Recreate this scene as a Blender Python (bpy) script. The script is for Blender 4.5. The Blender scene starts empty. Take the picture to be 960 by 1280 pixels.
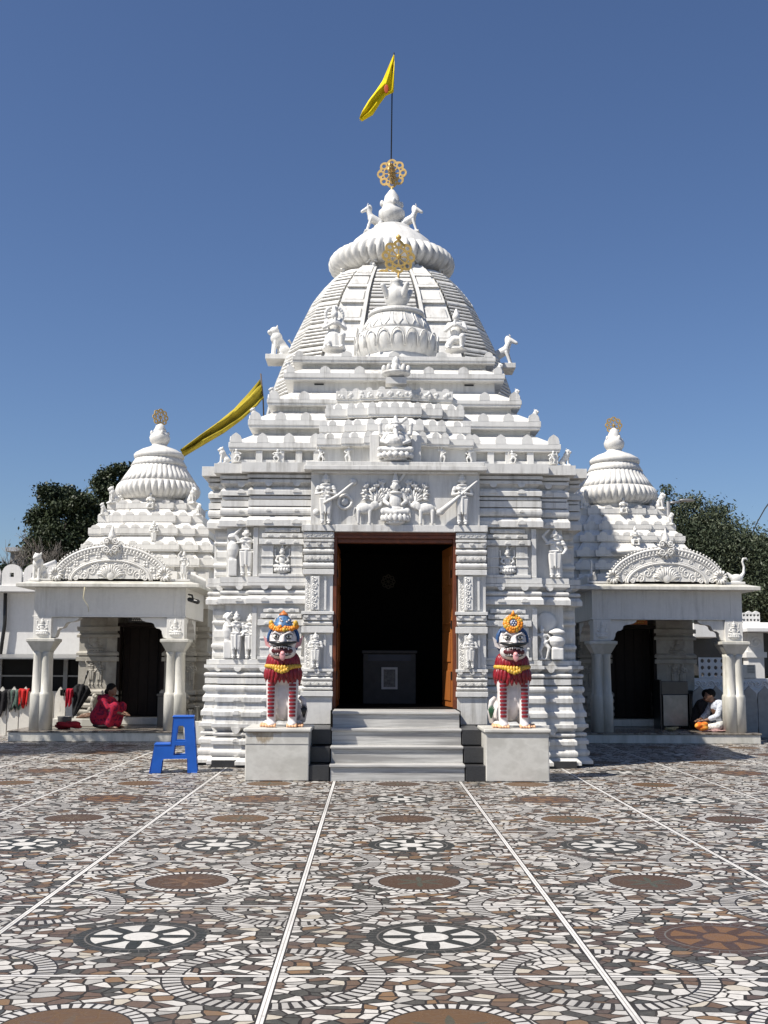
import bpy, math, random
import numpy as np
from mathutils import Vector, Matrix, geometry
random.seed(7); rng = np.random.default_rng(7)
PI = math.pi; R = math.radians
S = bpy.context.scene; COL = S.collection

# ------------------------------------------------------------------ camera
F = 1430.; TH = R(7.49); YAW = R(0.6); ROLL = R(0.25); CAMX = -0.34; CAMZ = 1.5
cam_d = bpy.data.cameras.new('camera'); cam = bpy.data.objects.new('camera', cam_d); COL.objects.link(cam)
cam_d.sensor_fit = 'VERTICAL'; cam_d.sensor_height = 36; cam_d.lens = F/1280*36
cam_d.clip_end = 3000
cam.matrix_world = Matrix.Translation((CAMX, 0, CAMZ)) @ Matrix.Rotation(-YAW, 4, 'Z') @ Matrix.Rotation(PI/2+TH, 4, 'X') @ Matrix.Rotation(ROLL, 4, 'Z')
S.camera = cam
S.render.resolution_x = 768; S.render.resolution_y = 1024

def at(px, py, Y):
    """survey helper: world x, z of a sighted point at a known distance Y"""
    x = (px-480)/F; y = -(py-640)/F
    c, s = math.cos(ROLL), math.sin(ROLL); x, y = x*c-y*s, x*s+y*c
    fy = math.cos(TH)-y*math.sin(TH); z = math.sin(TH)+y*math.cos(TH)
    X = x*math.cos(YAW)+fy*math.sin(YAW); YY = -x*math.sin(YAW)+fy*math.cos(YAW)
    t = Y/YY; return CAMX+X*t, CAMZ+z*t
def zy(py, Y, px=490): return at(px, py, Y)[1]
def xx(px, Y, py=800): return at(px, py, Y)[0]

# ------------------------------------------------------------------ materials
class NT:
    def __init__(s, name):
        s.mat = bpy.data.materials.new(name); s.mat.use_nodes = True
        s.t = s.mat.node_tree; s.n = s.t.nodes; s.b = s.n['Principled BSDF']
    def link(s, a, b): s.t.links.new(a, b)
    def put(s, sock, v):
        if isinstance(v, bpy.types.NodeSocket): s.link(v, sock)
        elif isinstance(v, (tuple, list)): sock.default_value = tuple(v)+((1,) if len(v) == 3 and len(sock.default_value) == 4 else ())
        else: sock.default_value = v
    def m(s, op, a, b=None, c=None):
        n = s.n.new('ShaderNodeMath'); n.operation = op
        for i, v in enumerate((a, b, c)):
            if v is not None: s.put(n.inputs[i], v)
        return n.outputs[0]
    def mix(s, f, a, b):
        n = s.n.new('ShaderNodeMix'); n.data_type = 'RGBA'
        s.put(n.inputs['Factor'], f); s.put(n.inputs['A'], a); s.put(n.inputs['B'], b)
        return [o for o in n.outputs if o.type == 'RGBA'][0]
    def coord(s, kind='Object'): return s.n.new('ShaderNodeTexCoord').outputs[kind]
    def geo(s): return s.n.new('ShaderNodeNewGeometry').outputs['Position']
    def scale(s, v, sc):
        n = s.n.new('ShaderNodeMapping'); s.link(v, n.inputs[0]); n.inputs['Scale'].default_value = sc; return n.outputs[0]
    def noise(s, v, sc, det=4, rough=.5):
        n = s.n.new('ShaderNodeTexNoise'); s.link(v, n.inputs['Vector']); n.inputs['Scale'].default_value = sc
        n.inputs['Detail'].default_value = det; n.inputs['Roughness'].default_value = rough; return n.outputs['Fac']
    def ramp(s, f, stops, const=False):
        n = s.n.new('ShaderNodeValToRGB'); s.link(f, n.inputs[0]); cr = n.color_ramp
        cr.interpolation = 'CONSTANT' if const else 'LINEAR'
        while len(cr.elements) < len(stops): cr.elements.new(.5)
        for e, (p, c) in zip(cr.elements, stops):
            e.position = p; e.color = (*c, 1) if len(c) == 3 else c
        return n.outputs[0]
    def bump(s, h, strength=.3, dist=.01):
        n = s.n.new('ShaderNodeBump'); n.inputs['Strength'].default_value = strength; n.inputs['Distance'].default_value = dist
        s.link(h, n.inputs['Height']); s.link(n.outputs[0], s.b.inputs['Normal'])
    def base(s, c): s.put(s.b.inputs['Base Color'], c)
    def rough(s, r): s.put(s.b.inputs['Roughness'], r)

MATS = {}
def plain(name, col, rough=.6, metal=0, var=.15, sc=8, bump=.15, dist=.006, spec=None):
    if name in MATS: return MATS[name]
    t = NT(name); p = t.geo(); f = t.noise(p, sc, 5, .6)
    lo = tuple(c*(1-var) for c in col); hi = tuple(min(1, c*(1+var)) for c in col)
    t.base(t.ramp(f, [(.3, lo), (.7, hi)])); t.rough(rough); t.b.inputs['Metallic'].default_value = metal
    if spec is not None: t.b.inputs['Specular IOR Level'].default_value = spec
    if bump: t.bump(t.noise(p, sc*6, 4), bump, dist)
    MATS[name] = t.mat; return t.mat

def white_stone(name, col=(.68, .67, .64), grime=.8, gcol=(.28, .265, .235), rough=.5):
    t = NT(name); p = t.geo()
    streak = t.noise(t.scale(p, (7, 7, .7)), 1.6, 5, .65)
    patch = t.noise(p, 1.1, 4, .6)
    g = t.m('MULTIPLY', t.ramp(streak, [(.44, (0, 0, 0)), (.70, (1, 1, 1))]), t.ramp(patch, [(.38, (0, 0, 0)), (.62, (1, 1, 1))]))
    s2 = t.m('MULTIPLY', t.ramp(t.noise(t.scale(p, (16, 16, 1.1)), 1.5, 5, .6), [(.56, (0, 0, 0)), (.72, (1, 1, 1))]), t.ramp(t.noise(p, .9, 3), [(.48, (0, 0, 0)), (.62, (1, 1, 1))]))
    fine = t.noise(p, 14, 6, .7)
    c0 = t.ramp(fine, [(.3, tuple(c*.93 for c in col)), (.65, col)])
    t.base(t.mix(t.m('MULTIPLY', s2, grime*.6), t.mix(t.m('MULTIPLY', g, grime), c0, gcol), (.17, .16, .14))); t.rough(rough)
    t.bump(t.noise(p, 22, 5, .65), .25, .01); return t.mat

def marble(name, a, b, sc=2.2, rough=.35, stretch=(1, 1, 3), stain=0):
    t = NT(name); p = t.geo(); q = t.scale(p, stretch)
    n1 = t.noise(q, sc, 7, .62)
    n2 = t.noise(p, sc*6, 5, .6)
    c = t.mix(t.ramp(n1, [(.40, (0, 0, 0)), (.52, (1, 1, 1)), (.60, (.3, .3, .3))]), b, a)
    c = t.mix(t.m('MULTIPLY', n2, .35), c, b)
    t.base(c); t.rough(t.m('ADD', t.m('MULTIPLY', n2, .25), rough-.1)); t.bump(t.noise(p, 30, 4), .08, .004)
    return t.mat

WHITE = white_stone('temple_white')
WHITE2 = white_stone('shrine_white', (.70, .685, .65), .45)
CARVE = white_stone('carved_white', (.70, .69, .66), .35, rough=.55)
PORCHM = marble('porch_marble', (.62, .60, .55), (.44, .43, .38), 1.4, .45, (2, 2, .5))
SHRM = marble('shrine_marble', (.40, .38, .335), (.28, .26, .225), 1.8, .5, (1, 1, 1))
PEDM = marble('pedestal_marble', (.62, .605, .555), (.47, .455, .41), 1.6, .32, (1, 1, 1.4))
def stained():
    m = marble('stained_marble', (.62, .605, .555), (.47, .455, .41), 1.6, .32, (1, 1, 1.4)); t = NT.__new__(NT); t.mat = m; t.t = m.node_tree; t.n = t.t.nodes; t.b = t.n['Principled BSDF']
    old = t.b.inputs['Base Color'].links[0].from_socket; P = t.geo(); sp = t.n.new('ShaderNodeSeparateXYZ'); t.link(P, sp.inputs[0]); x, z = sp.outputs[0], sp.outputs[2]
    n = t.noise(t.scale(P, (9, 1, 3)), 1.6, 6, .65)
    run = t.m('SUBTRACT', t.m('MULTIPLY', n, 1.7), t.m('ADD', t.m('MULTIPLY', t.m('SUBTRACT', .615, z), 4.2), t.m('MULTIPLY', t.m('ABSOLUTE', t.m('ADD', x, 1.71)), 3.4)))
    k = t.ramp(run, [(.02, (0, 0, 0)), (.25, (.75, .75, .75))])
    t.base(t.mix(k, old, t.ramp(n, [(.4, (.20, .125, .05)), (.6, (.40, .33, .22))]))); return m
PEDSTAIN = stained()
STEPM = marble('step_marble', (.58, .57, .54), (.27, .262, .25), 1.2, .35, (.4, 3, 9))
GRAN = plain('black_granite', (.036, .036, .037), .3, var=.3, sc=60)
GOLD = plain('brass', (.60, .40, .12), .45, .2, var=.2, sc=10)
GOLDD = plain('gilt_paint', (.52, .35, .12), .5, .15, var=.25, sc=12)
WOOD = None
def wood():
    t = NT('door_wood'); p = t.geo()
    n = t.noise(t.scale(p, (30, 30, 1.6)), 1.5, 6, .6)
    t.base(t.ramp(n, [(.3, (.22, .065, .014)), (.7, (.42, .145, .032))])); t.rough(.42); t.bump(n, .2, .004); return t.mat
WOOD = wood()
WOODSHADE = plain('frame_wood_and_shade', (.012, .007, .005), .6, var=.3, spec=.2)  # wood of the shrine door frames, also the shade of their openings
ROOMSHADE = plain('room_shade', (.007, .0065, .006), .8, spec=.1)  # near-black linings: the unlit room's shade is put into their colour
LRED = plain('mane_red', (.21, .008, .014), .35, var=.35, sc=25)
LWHITE = plain('statue_white', (.62, .575, .555), .42, var=.13, sc=7)
LBLUE = plain('hair_blue', (.025, .075, .19), .4, var=.4, sc=30)
LORANGE = plain('marigold', (.72, .24, .012), .5, var=.3, sc=30)
LYELLOW = plain('garland_gold', (.55, .33, .035), .42, var=.3, sc=30)
LBLACK = plain('moustache_black', (.012, .012, .012), .35)
LPINK = plain('tongue_pink', (.70, .34, .34), .35)
LSKIN = plain('paw_peach', (.72, .40, .22), .4, var=.2)
LGREEN = plain('tail_green', (.02, .09, .04), .5, var=.4)
LMOUTH = plain('mouth_dark_red', (.075, .006, .01), .5)
BLUEP = plain('blue_plastic', (.012, .105, .47), .36, var=.12, sc=5, bump=.05)
BARK = plain('bark', (.09, .07, .055), .9, var=.3, sc=6, bump=.5)
DARKGLASS = plain('dark_window', (.010, .010, .011), .5, spec=.15)
METALG = plain('grey_metal', (.24, .24, .24), .45, .5)
STEEL = plain('steel', (.22, .22, .21), .35, .7)
PLASTER = white_stone('wall_plaster', (.70, .69, .67), .3, (.5, .48, .44), .7)
SKIN = plain('skin', (.16, .085, .055), .55, var=.08)
HAIR = plain('hair', (.006, .005, .005), .8, spec=.2)

def leaf_mat(name, a, b):
    t = NT(name); p = t.geo(); f = t.noise(p, .9, 3); f2 = t.noise(p, 9, 2)
    t.base(t.mix(t.ramp(t.m('ADD', t.m('MULTIPLY', f, .6), t.m('MULTIPLY', f2, .4)), [(.4, (0, 0, 0)), (.6, (1, 1, 1))]), a, b))
    t.rough(.55); t.b.inputs['Specular IOR Level'].default_value = .3
    return t.mat
LEAF1 = leaf_mat('dark_leaves', (.018, .030, .013), (.048, .062, .026))
LEAF2 = leaf_mat('feathery_leaves', (.040, .055, .030), (.085, .10, .058))

def cloth_mat(name, a, b=None, sc=30, thr=.55):
    t = NT(name); p = t.geo(); b = b or tuple(c*.6 for c in a)
    f = t.noise(p, sc, 3, .5); t.base(t.ramp(f, [(thr-.04, a), (thr+.04, b)])); t.rough(.85)
    t.b.inputs['Specular IOR Level'].default_value = .2
    t.bump(t.noise(p, 60, 3), .2, .004); return t.mat

# ------------------------------------------------------------------ mesh builder
WL = {}                                     # world location of every object built
class MB:
    def __init__(s): s.v = []; s.f = []; s.sm = []; s.mi = []; s.cur = 0
    def add(s, vs, fs, smooth=False, M=None):
        o = len(s.v)
        if M is not None: vs = [tuple(M @ Vector(p)) for p in vs]
        s.v += [tuple(p) for p in vs]
        for f in fs: s.f.append([i+o for i in f]); s.sm.append(smooth); s.mi.append(s.cur)
        return s
    def box(s, x0, x1, y0, y1, z0, z1, M=None):
        v = [(x, y, z) for z in (z0, z1) for y in (y0, y1) for x in (x0, x1)]
        return s.add(v, [(0, 2, 3, 1), (4, 5, 7, 6), (0, 1, 5, 4), (2, 6, 7, 3), (0, 4, 6, 2), (1, 3, 7, 5)], M=M)
    def loft(s, rings, smooth=False, cap=True, closed=True, M=None):
        n = len(rings[0]); v = [p for r in rings for p in r]; f = []
        for k in range(len(rings)-1):
            for i in range(n if closed else n-1):
                j = (i+1) % n; f.append((k*n+i, k*n+j, (k+1)*n+j, (k+1)*n+i))
        s.add(v, f, smooth, M)
        if cap:
            o = len(s.v)-len(v); L = (len(rings)-1)*n
            s.f.append([o+i for i in reversed(range(n))]); s.sm.append(False); s.mi.append(s.cur)
            s.f.append([o+L+i for i in range(n)]); s.sm.append(False); s.mi.append(s.cur)
        return s
    def prism(s, pts, y0, y1, M=None):      # polygon in x,z pulled along y
        a = sum(pts[i][0]*pts[(i+1) % len(pts)][1]-pts[(i+1) % len(pts)][0]*pts[i][1] for i in range(len(pts)))
        if a < 0: pts = pts[::-1]
        return s.loft([[(x, y1, z) for x, z in pts], [(x, y0, z) for x, z in pts]], M=M)
    def prism_holes(s, outer, holes, y0, y1, M=None):
        loops = [outer]+holes
        polys = [[Vector((x, z, 0)) for x, z in l] for l in loops]
        flat = [(x, z) for l in loops for x, z in l]; n = len(flat)
        tris = geometry.tessellate_polygon(polys)
        v = [(x, y0, z) for x, z in flat]+[(x, y1, z) for x, z in flat]; f = []
        for t in tris:
            a, b, c = t; (ax, az), (bx, bz), (cx, cz) = flat[a], flat[b], flat[c]
            if (bx-ax)*(cz-az)-(bz-az)*(cx-ax) < 0: a, c = c, a
            f.append((a, b, c)); f.append((c+n, b+n, a+n))
        o = 0
        for l in loops:
            m = len(l)
            for i in range(m):
                j = (i+1) % m; f.append((o+i, o+i+n, o+j+n, o+j))
            o += m
        return s.add(v, f, M=M)
    def lathe(s, prof, c=(0, 0, 0), n=32, lobes=0, smooth=True, M=None, rot=0):
        rings = []
        for p in prof:
            r, z = p[0], p[1]; amp = p[2] if len(p) > 2 else 0; ring = []
            for i in range(n):
                a = 2*PI*i/n+rot; rr = r
                if lobes and amp: rr = r*(1-amp*(1-abs(math.sin(a*lobes/2))**.7))
                ring.append((c[0]+rr*math.cos(a), c[1]+rr*math.sin(a), c[2]+z))
            rings.append(ring)
        return s.loft(rings, smooth, M=M)
    def ell(s, c, r, n=14, m=9, M=None, rot=None):
        rings = []; q = Matrix.Rotation(rot[0], 3, rot[1]) if rot else None
        for k in range(m+1):
            t = -PI/2+PI*k/m; cr = max(math.cos(t), .02); ring = []
            for i in range(n):
                a = 2*PI*i/n; v = Vector((r[0]*cr*math.cos(a), r[1]*cr*math.sin(a), r[2]*math.sin(t)))
                if q: v = q @ v
                ring.append((c[0]+v.x, c[1]+v.y, c[2]+v.z))
            rings.append(ring)
        return s.loft(rings, True, M=M)
    def tube(s, pts, rad, n=8, M=None, flat=None):
        pts = [Vector(p) for p in pts]; K = len(pts)
        rad = rad if isinstance(rad, (list, tuple)) else [rad]*K
        rings = []; up = Vector((0, 0, 1)); prev = None
        for k in range(K):
            d = (pts[min(k+1, K-1)]-pts[max(k-1, 0)]).normalized()
            if prev is None:
                a = up if abs(d.z) < .9 else Vector((1, 0, 0)); u = d.cross(a).normalized()
            else:
                u = (prev-d*prev.dot(d)).normalized()
            w = d.cross(u); prev = u
            rings.append([tuple(pts[k]+(u*math.cos(2*PI*i/n)+w*math.sin(2*PI*i/n))*rad[k]) for i in range(n)])
        return s.loft(rings, True, M=M)
    def caps(s, a, b, ra, rb, n=12):        # tapered limb with round ends
        a = Vector(a); b = Vector(b); d = (b-a).normalized() if (b-a).length > 1e-6 else Vector((0, 0, 1)); P = []; rad = []
        for k in range(5):
            t = PI/2*(1-k/4); P.append(a-d*ra*math.sin(t)); rad.append(max(ra*math.cos(t), .03*ra))
        for k in range(5):
            t = PI/2*k/4; P.append(b+d*rb*math.sin(t)); rad.append(max(rb*math.cos(t), .03*rb))
        return s.tube(P, rad, n)
    def build(s, name, mat, parent=None, bevel=0, loc=None, seg=2):
        me = bpy.data.meshes.new(name)
        if parent is not None: o0 = Vector(WL[parent.name])
        elif loc is not None: o0 = Vector(loc)
        else:
            a = np.array(s.v); o0 = Vector(((a[:, 0].min()+a[:, 0].max())/2, (a[:, 1].min()+a[:, 1].max())/2, a[:, 2].min()))
        me.from_pydata([(x-o0.x, y-o0.y, z-o0.z) for x, y, z in s.v], [], s.f)
        for mm in (mat if isinstance(mat, (list, tuple)) else [mat]): me.materials.append(mm)
        me.polygons.foreach_set('use_smooth', s.sm); me.polygons.foreach_set('material_index', s.mi); me.update()
        ob = bpy.data.objects.new(name, me); COL.objects.link(ob)
        if parent is not None: ob.parent = parent
        else: ob.location = o0
        WL[ob.name] = tuple(o0)
        if bevel:
            b = ob.modifiers.new('bevel', 'BEVEL'); b.width = bevel; b.segments = seg; b.limit_method = 'ANGLE'; b.angle_limit = R(40)
        return ob

def tag(o, label=None, cat=None, group=None, kind=None):
    if label: o['label'] = label
    if cat: o['category'] = cat
    if group: o['group'] = group
    if kind: o['kind'] = kind
    return o
def empty(name, loc, label=None, cat=None, group=None):
    o = bpy.data.objects.new(name, None); COL.objects.link(o); o.location = loc; WL[o.name] = tuple(loc)
    return tag(o, label, cat, group)
def inst(src_mesh, name, parent, loc, scale=1, rz=0, mat=None, tilt=0):
    o = bpy.data.objects.new(name, src_mesh); COL.objects.link(o); o.parent = parent
    p = Vector(WL[parent.name]); o.location = Vector(loc)-p
    o.scale = (scale,)*3 if not isinstance(scale, (tuple, list)) else scale; o.rotation_euler = (tilt, 0, rz)
    WL[o.name] = tuple(loc); return o

def organic_mesh(fn, voxel, mat, smooth_it=3, name='figure', dec=None):
    mb = MB(); fn(mb)
    me = bpy.data.meshes.new('tmp'); me.from_pydata(mb.v, [], mb.f); me.update()
    ob = bpy.data.objects.new('tmp', me); COL.objects.link(ob)
    r = ob.modifiers.new('r', 'REMESH'); r.mode = 'VOXEL'; r.voxel_size = voxel
    if smooth_it:
        sm = ob.modifiers.new('s', 'SMOOTH'); sm.iterations = smooth_it; sm.factor = .5
    if dec:
        d = ob.modifiers.new('d', 'DECIMATE'); d.ratio = dec
    dg = bpy.context.evaluated_depsgraph_get(); dg.update()
    res = bpy.data.meshes.new_from_object(ob.evaluated_get(dg)); res.name = name
    bpy.data.objects.remove(ob); bpy.data.meshes.remove(me)
    res.polygons.foreach_set('use_smooth', [True]*len(res.polygons))
    res.materials.clear(); res.materials.append(mat); res.update(); return res

# ------------------------------------------------------------------ figures (unit height, facing -y)
def f_stand(mb, halo=False, arm=0, pot=False):
    for s in (-1, 1):
        mb.caps((s*.055, 0, .5), (s*.06, -.01, .27), .062, .045); mb.caps((s*.06, -.01, .27), (s*.055, 0, .03), .045, .03)
        mb.caps((s*.055, .0, .02), (s*.065, -.07, .015), .028, .02)
    mb.ell((0, 0, .5), (.105, .075, .075)); mb.ell((0, 0, .63), (.085, .06, .13)); mb.ell((0, -.01, .73), (.115, .065, .07))
    for s in (-1, 1): mb.ell((s*.05, -.06, .715), (.035, .03, .035))
    mb.caps((0, 0, .76), (0, 0, .84), .035, .035); mb.ell((0, -.01, .89), (.055, .06, .07)); mb.ell((0, -.065, .885), (.012, .018, .016))
    mb.caps((0, .01, .94), (0, .01, 1.02), .05, .018); mb.ell((0, .01, .955), (.065, .06, .02))
    if arm == 0:
        for s in (-1, 1): mb.caps((s*.13, 0, .75), (s*.17, -.02, .6), .035, .028); mb.caps((s*.17, -.02, .6), (s*.05, -.1, .62), .028, .022)
    elif arm == 1:
        mb.caps((-.13, 0, .75), (-.2, 0, .87), .035, .028); mb.caps((-.2, 0, .87), (-.1, -.02, 1.0), .028, .022)
        mb.caps((.13, 0, .75), (.19, 0, .6), .035, .028); mb.caps((.19, 0, .6), (.13, -.08, .5), .028, .024)
    else:
        mb.caps((-.13, 0, .75), (-.22, -.02, .66), .035, .028); mb.caps((-.22, -.02, .66), (-.16, -.08, .55), .028, .022)
        mb.caps((.13, 0, .75), (.22, -.02, .68), .035, .028); mb.caps((.22, -.02, .68), (.26, -.06, .82), .028, .022); mb.ell((.27, -.06, .85), (.035, .03, .04))
    for s in (-1, 1):
        mb.ell((s*.025, -.062, .9), (.014, .01, .01)); mb.ell((s*.06, 0, .88), (.02, .02, .035)); mb.ell((s*.14, -.01, .7), (.045, .042, .014)); mb.ell((s*.055, -.01, .06), (.045, .045, .014))
        for q in range(4): mb.caps((s*(.03+.02*q), -.07, .5), (s*(.035+.012*q), -.06, .2), .012, .008)
    mb.lathe([(.085, 0), (.09, .015), (.085, .03)], (0, -.01, .775), 16)
    mb.ell((0, -.03, .55), (.12, .07, .025)); mb.caps((0, -.07, .52), (0, -.075, .2), .028, .012)
    mb.caps((-.09, -.04, .78), (.06, -.08, .58), .014, .014)
def f_pair(mb):
    for dx, sc, a in ((-.13, 1, 1), (.15, .95, 0)):
        t = MB(); f_stand(t, arm=a); mb.add([(x*sc+dx, y*sc, z*sc) for x, y, z in t.v], t.f)
def f_dance(mb, s=1):
    P = lambda x, y, z: (s*x, y, z)
    mb.caps(P(.02, 0, .48), P(.12, -.04, .28), .075, .055); mb.caps(P(.12, -.04, .28), P(.05, 0, .04), .05, .035)
    mb.caps(P(-.06, 0, .48), P(-.17, -.06, .36), .075, .055); mb.caps(P(-.17, -.06, .36), P(-.1, -.02, .06), .05, .035)
    mb.ell(P(-.02, 0, .5), (.13, .09, .09)); mb.ell(P(.0, 0, .63), (.1, .07, .13)); mb.ell(P(.02, -.01, .73), (.14, .08, .08))
    mb.ell(P(.04, -.02, .9), (.075, .075, .085)); mb.caps(P(.05, 0, .96), P(.06, 0, 1.04), .06, .025)
    mb.caps(P(.15, 0, .76), P(.26, -.02, .7), .04, .032); mb.caps(P(.26, -.02, .7), P(.22, -.05, .9), .032, .03)
    mb.caps(P(-.12, 0, .76), P(-.24, -.02, .64), .04, .032); mb.caps(P(-.24, -.02, .64), P(-.1, -.08, .56), .032, .03)
    mb.ell(P(.0, .05, .02), (.22, .1, .04))
def f_seat(mb, halo=True, gan=False):
    mb.ell((0, 0, .12), (.34, .25, .07)); mb.ell((0, 0, .04), (.24, .2, .06))
    for k in range(9):
        a = PI+PI*k/8; mb.ell((.31*math.cos(a), .22*math.sin(a), .12), (.06, .05, .07))
    mb.ell((0, 0, .28), (.22, .16, .09))
    for s in (-1, 1):
        mb.caps((s*.1, -.02, .26), (s*.3, -.1, .25), .085, .065); mb.caps((s*.3, -.1, .25), (-s*.02, -.2, .22), .055, .04)
        mb.caps((s*.17, 0, .6), (s*.27, -.03, .45), .055, .045); mb.caps((s*.27, -.03, .45), (s*.16, -.15, .38), .045, .035)
        mb.caps((s*.17, .02, .6), (s*.3, .02, .62), .05, .04); mb.caps((s*.3, .02, .62), (s*.31, 0, .78), .04, .035); mb.ell((s*.31, 0, .83), (.05, .04, .06))
    mb.ell((0, -.02 if not gan else -.06, .45), (.15 if not gan else .2, .12 if not gan else .16, .17)); mb.ell((0, 0, .58), (.18, .1, .09))
    mb.ell((0, -.06, .76), (.095, .11, .115)); mb.caps((0, -.04, .85), (0, -.04, 1.0), .085, .03); mb.ell((0, -.05, .845), (.11, .12, .025)); mb.ell((0, -.17, .75), (.018, .02, .025))
    for s in (-1, 1): mb.ell((s*.04, -.155, .78), (.022, .015, .013)); mb.ell((s*.1, -.04, .74), (.03, .03, .05))
    mb.lathe([(.13, 0), (.15, .02), (.13, .04)], (0, -.03, .6), 20)
    if gan:
        for s in (-1, 1): mb.ell((s*.14, 0, .74), (.08, .03, .1))
        mb.tube([(0, -.1, .74), (0, -.16, .62), (.03, -.2, .5), (.08, -.22, .44)], [.05, .042, .035, .025], 10)
    if halo:
        n = 20
        for k in range(n):
            a = R(-60)+R(300)*k/(n-1); mb.ell((.21*math.sin(a-PI/2+R(60)-PI/3+PI/2-R(90)+R(90)), .05, .77+.21*math.cos(a-R(90))), (.04, .03, .04))
def f_kneel(mb, halo=False):
    for s in (-1, 1):
        mb.caps((s*.12, .05, .28), (s*.17, -.22, .3 if s > 0 else .08), .1, .075)
        mb.caps((s*.17, -.22, .3 if s > 0 else .08), (s*.15, -.18 if s > 0 else .2, .05), .07, .05); mb.ell((s*.15, -.23, .03), (.05, .1, .04))
        mb.caps((s*.17, 0, .66), (s*.24, -.08, .5), .06, .05); mb.caps((s*.24, -.08, .5), (s*.03, -.2, .6), .045, .035)
    mb.caps((0, -.2, .58), (0, -.2, .7), .04, .025)
    mb.ell((0, .05, .3), (.2, .17, .13)); mb.ell((0, .02, .5), (.15, .12, .2)); mb.ell((0, 0, .64), (.2, .11, .09))
    mb.ell((0, -.03, .82), (.09, .1, .11)); mb.caps((0, .02, .9), (0, .02, 1.02), .08, .03); mb.ell((0, 0, .03), (.28, .26, .04))
def f_halo(mb):
    f_kneel(mb)
    for k in range(15):
        a = R(-125)+R(250)*k/14; mb.ell((.2*math.sin(a), .06, .84+.2*math.cos(a)), (.045, .035, .045))
    mb.lathe([(.27, 0), (.2, .35), (.17, .4)], (0, .02, 0), 16)
def f_lion(mb):                              # small seated lion, facing -y
    mb.caps((0, .22, .22), (0, -.02, .6), .2, .15); mb.ell((0, -.05, .62), (.2, .2, .22)); mb.ell((0, -.12, .84), (.15, .16, .15))
    mb.ell((0, -.27, .8), (.09, .09, .075)); mb.ell((0, -.24, .73), (.07, .08, .04))
    for s in (-1, 1):
        mb.caps((s*.1, -.1, .5), (s*.1, -.15, .05), .07, .05); mb.ell((s*.1, -.2, .035), (.06, .09, .035))
        mb.ell((s*.15, .2, .18), (.09, .2, .17)); mb.ell((s*.17, .05, .035), (.06, .11, .035)); mb.ell((s*.12, -.06, .97), (.04, .03, .06))
    mb.tube([(0, .4, .1), (.05, .5, .3), (.0, .45, .5), (.0, .36, .6)], [.035, .03, .03, .05]); mb.box(-.22, .22, -.32, .46, -.06, .02)
def f_horse(mb):                             # rearing horse-lion leaning outwards, facing -y
    mb.caps((0, .25, .35), (0, -.05, .5), .16, .15); mb.caps((0, -.08, .55), (0, -.2, .82), .12, .085)
    mb.caps((0, -.2, .85), (0, -.42, .72), .085, .055); mb.ell((0, -.12, .84), (.035, .1, .16))
    for s in (-1, 1):
        mb.caps((s*.09, -.1, .42), (s*.09, -.22, .05), .06, .045); mb.caps((s*.1, .28, .3), (s*.1, .2, .15), .09, .06); mb.caps((s*.1, .2, .15), (s*.1, .3, .04), .055, .045)
        mb.ell((s*.06, -.2, .98), (.025, .02, .06))
    mb.box(-.18, .18, -.34, .42, -.05, .03)
def f_elephant(mb, trunk_up=True):           # side view, facing +x
    mb.ell((0, 0, .56), (.33, .2, .20)); mb.ell((.4, 0, .68), (.15, .15, .17)); mb.ell((.3, -.12, .64), (.1, .04, .15))
    for x in (-.24, .2):
        for y in (-.1, .1): mb.caps((x, y, .46), (x, y, .04), .075, .055)
    mb.tube([(.52, 0, .64), (.62, 0, .7), (.64, 0, .9), (.58, 0, 1.06), (.5, 0, 1.14)], [.085, .07, .06, .05, .04], 10)
    mb.tube([(-.36, 0, .6), (-.41, 0, .45), (-.4, 0, .25)], [.03, .02, .025])
def f_pot(mb):
    mb.lathe([(.12, .0), (.12, .38), (.1, .38), (.16, .46), (.2, .58), (.17, .7), (.09, .76), (.1, .8), (.2, .84), (.18, .9), (.05, .98)], n=20)
    mb.box(-.14, .14, -.14, .14, 0, .36)
def f_veena(mb, s=1):
    f_stand(mb, arm=2)
def f_swan(mb):
    mb.ell((0, .05, .2), (.16, .26, .17)); mb.tube([(0, -.12, .25), (0, -.24, .42), (0, -.26, .65), (0, -.2, .85), (0, -.24, .97), (0, -.36, .98), (0, -.42, .9)], [.09, .06, .045, .042, .05, .04, .015], 10)
    mb.box(-.16, .16, -.25, .3, -.02, .06); mb.caps((0, .25, .25), (0, .4, .42), .1, .03)

def MESH(fn, voxel, mat=None, **k): return organic_mesh(fn, voxel, mat or CARVE, **k)
M_STAND0 = MESH(lambda m: f_stand(m, arm=0), .009, smooth_it=1); M_STAND1 = MESH(lambda m: f_stand(m, arm=1), .009, smooth_it=1); M_STAND2 = MESH(lambda m: f_stand(m, arm=2), .009, smooth_it=1)
M_PAIR = MESH(f_pair, .010, smooth_it=1); M_DANCE = MESH(lambda m: f_dance(m, 1), .02); M_DANCE2 = MESH(lambda m: f_dance(m, -1), .02)
M_SEAT = MESH(f_seat, .010, smooth_it=1); M_GAN = MESH(lambda m: f_seat(m, True, True), .010, smooth_it=1)
def grey(m): c = m.copy(); c.materials.clear(); c.materials.append(SHRM); return c
M_KNEEL = MESH(f_kneel, .012, smooth_it=1); M_HALO = MESH(f_halo, .012, smooth_it=1)
M_LION = MESH(f_lion, .02); M_HORSE = MESH(f_horse, .018); M_ELE = MESH(f_elephant, .02); M_POT = MESH(f_pot, .018); M_SWAN = MESH(f_swan, .018)

G_PAIR, G_LION, G_SEAT = grey(M_PAIR), grey(M_LION), grey(M_SEAT)
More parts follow.
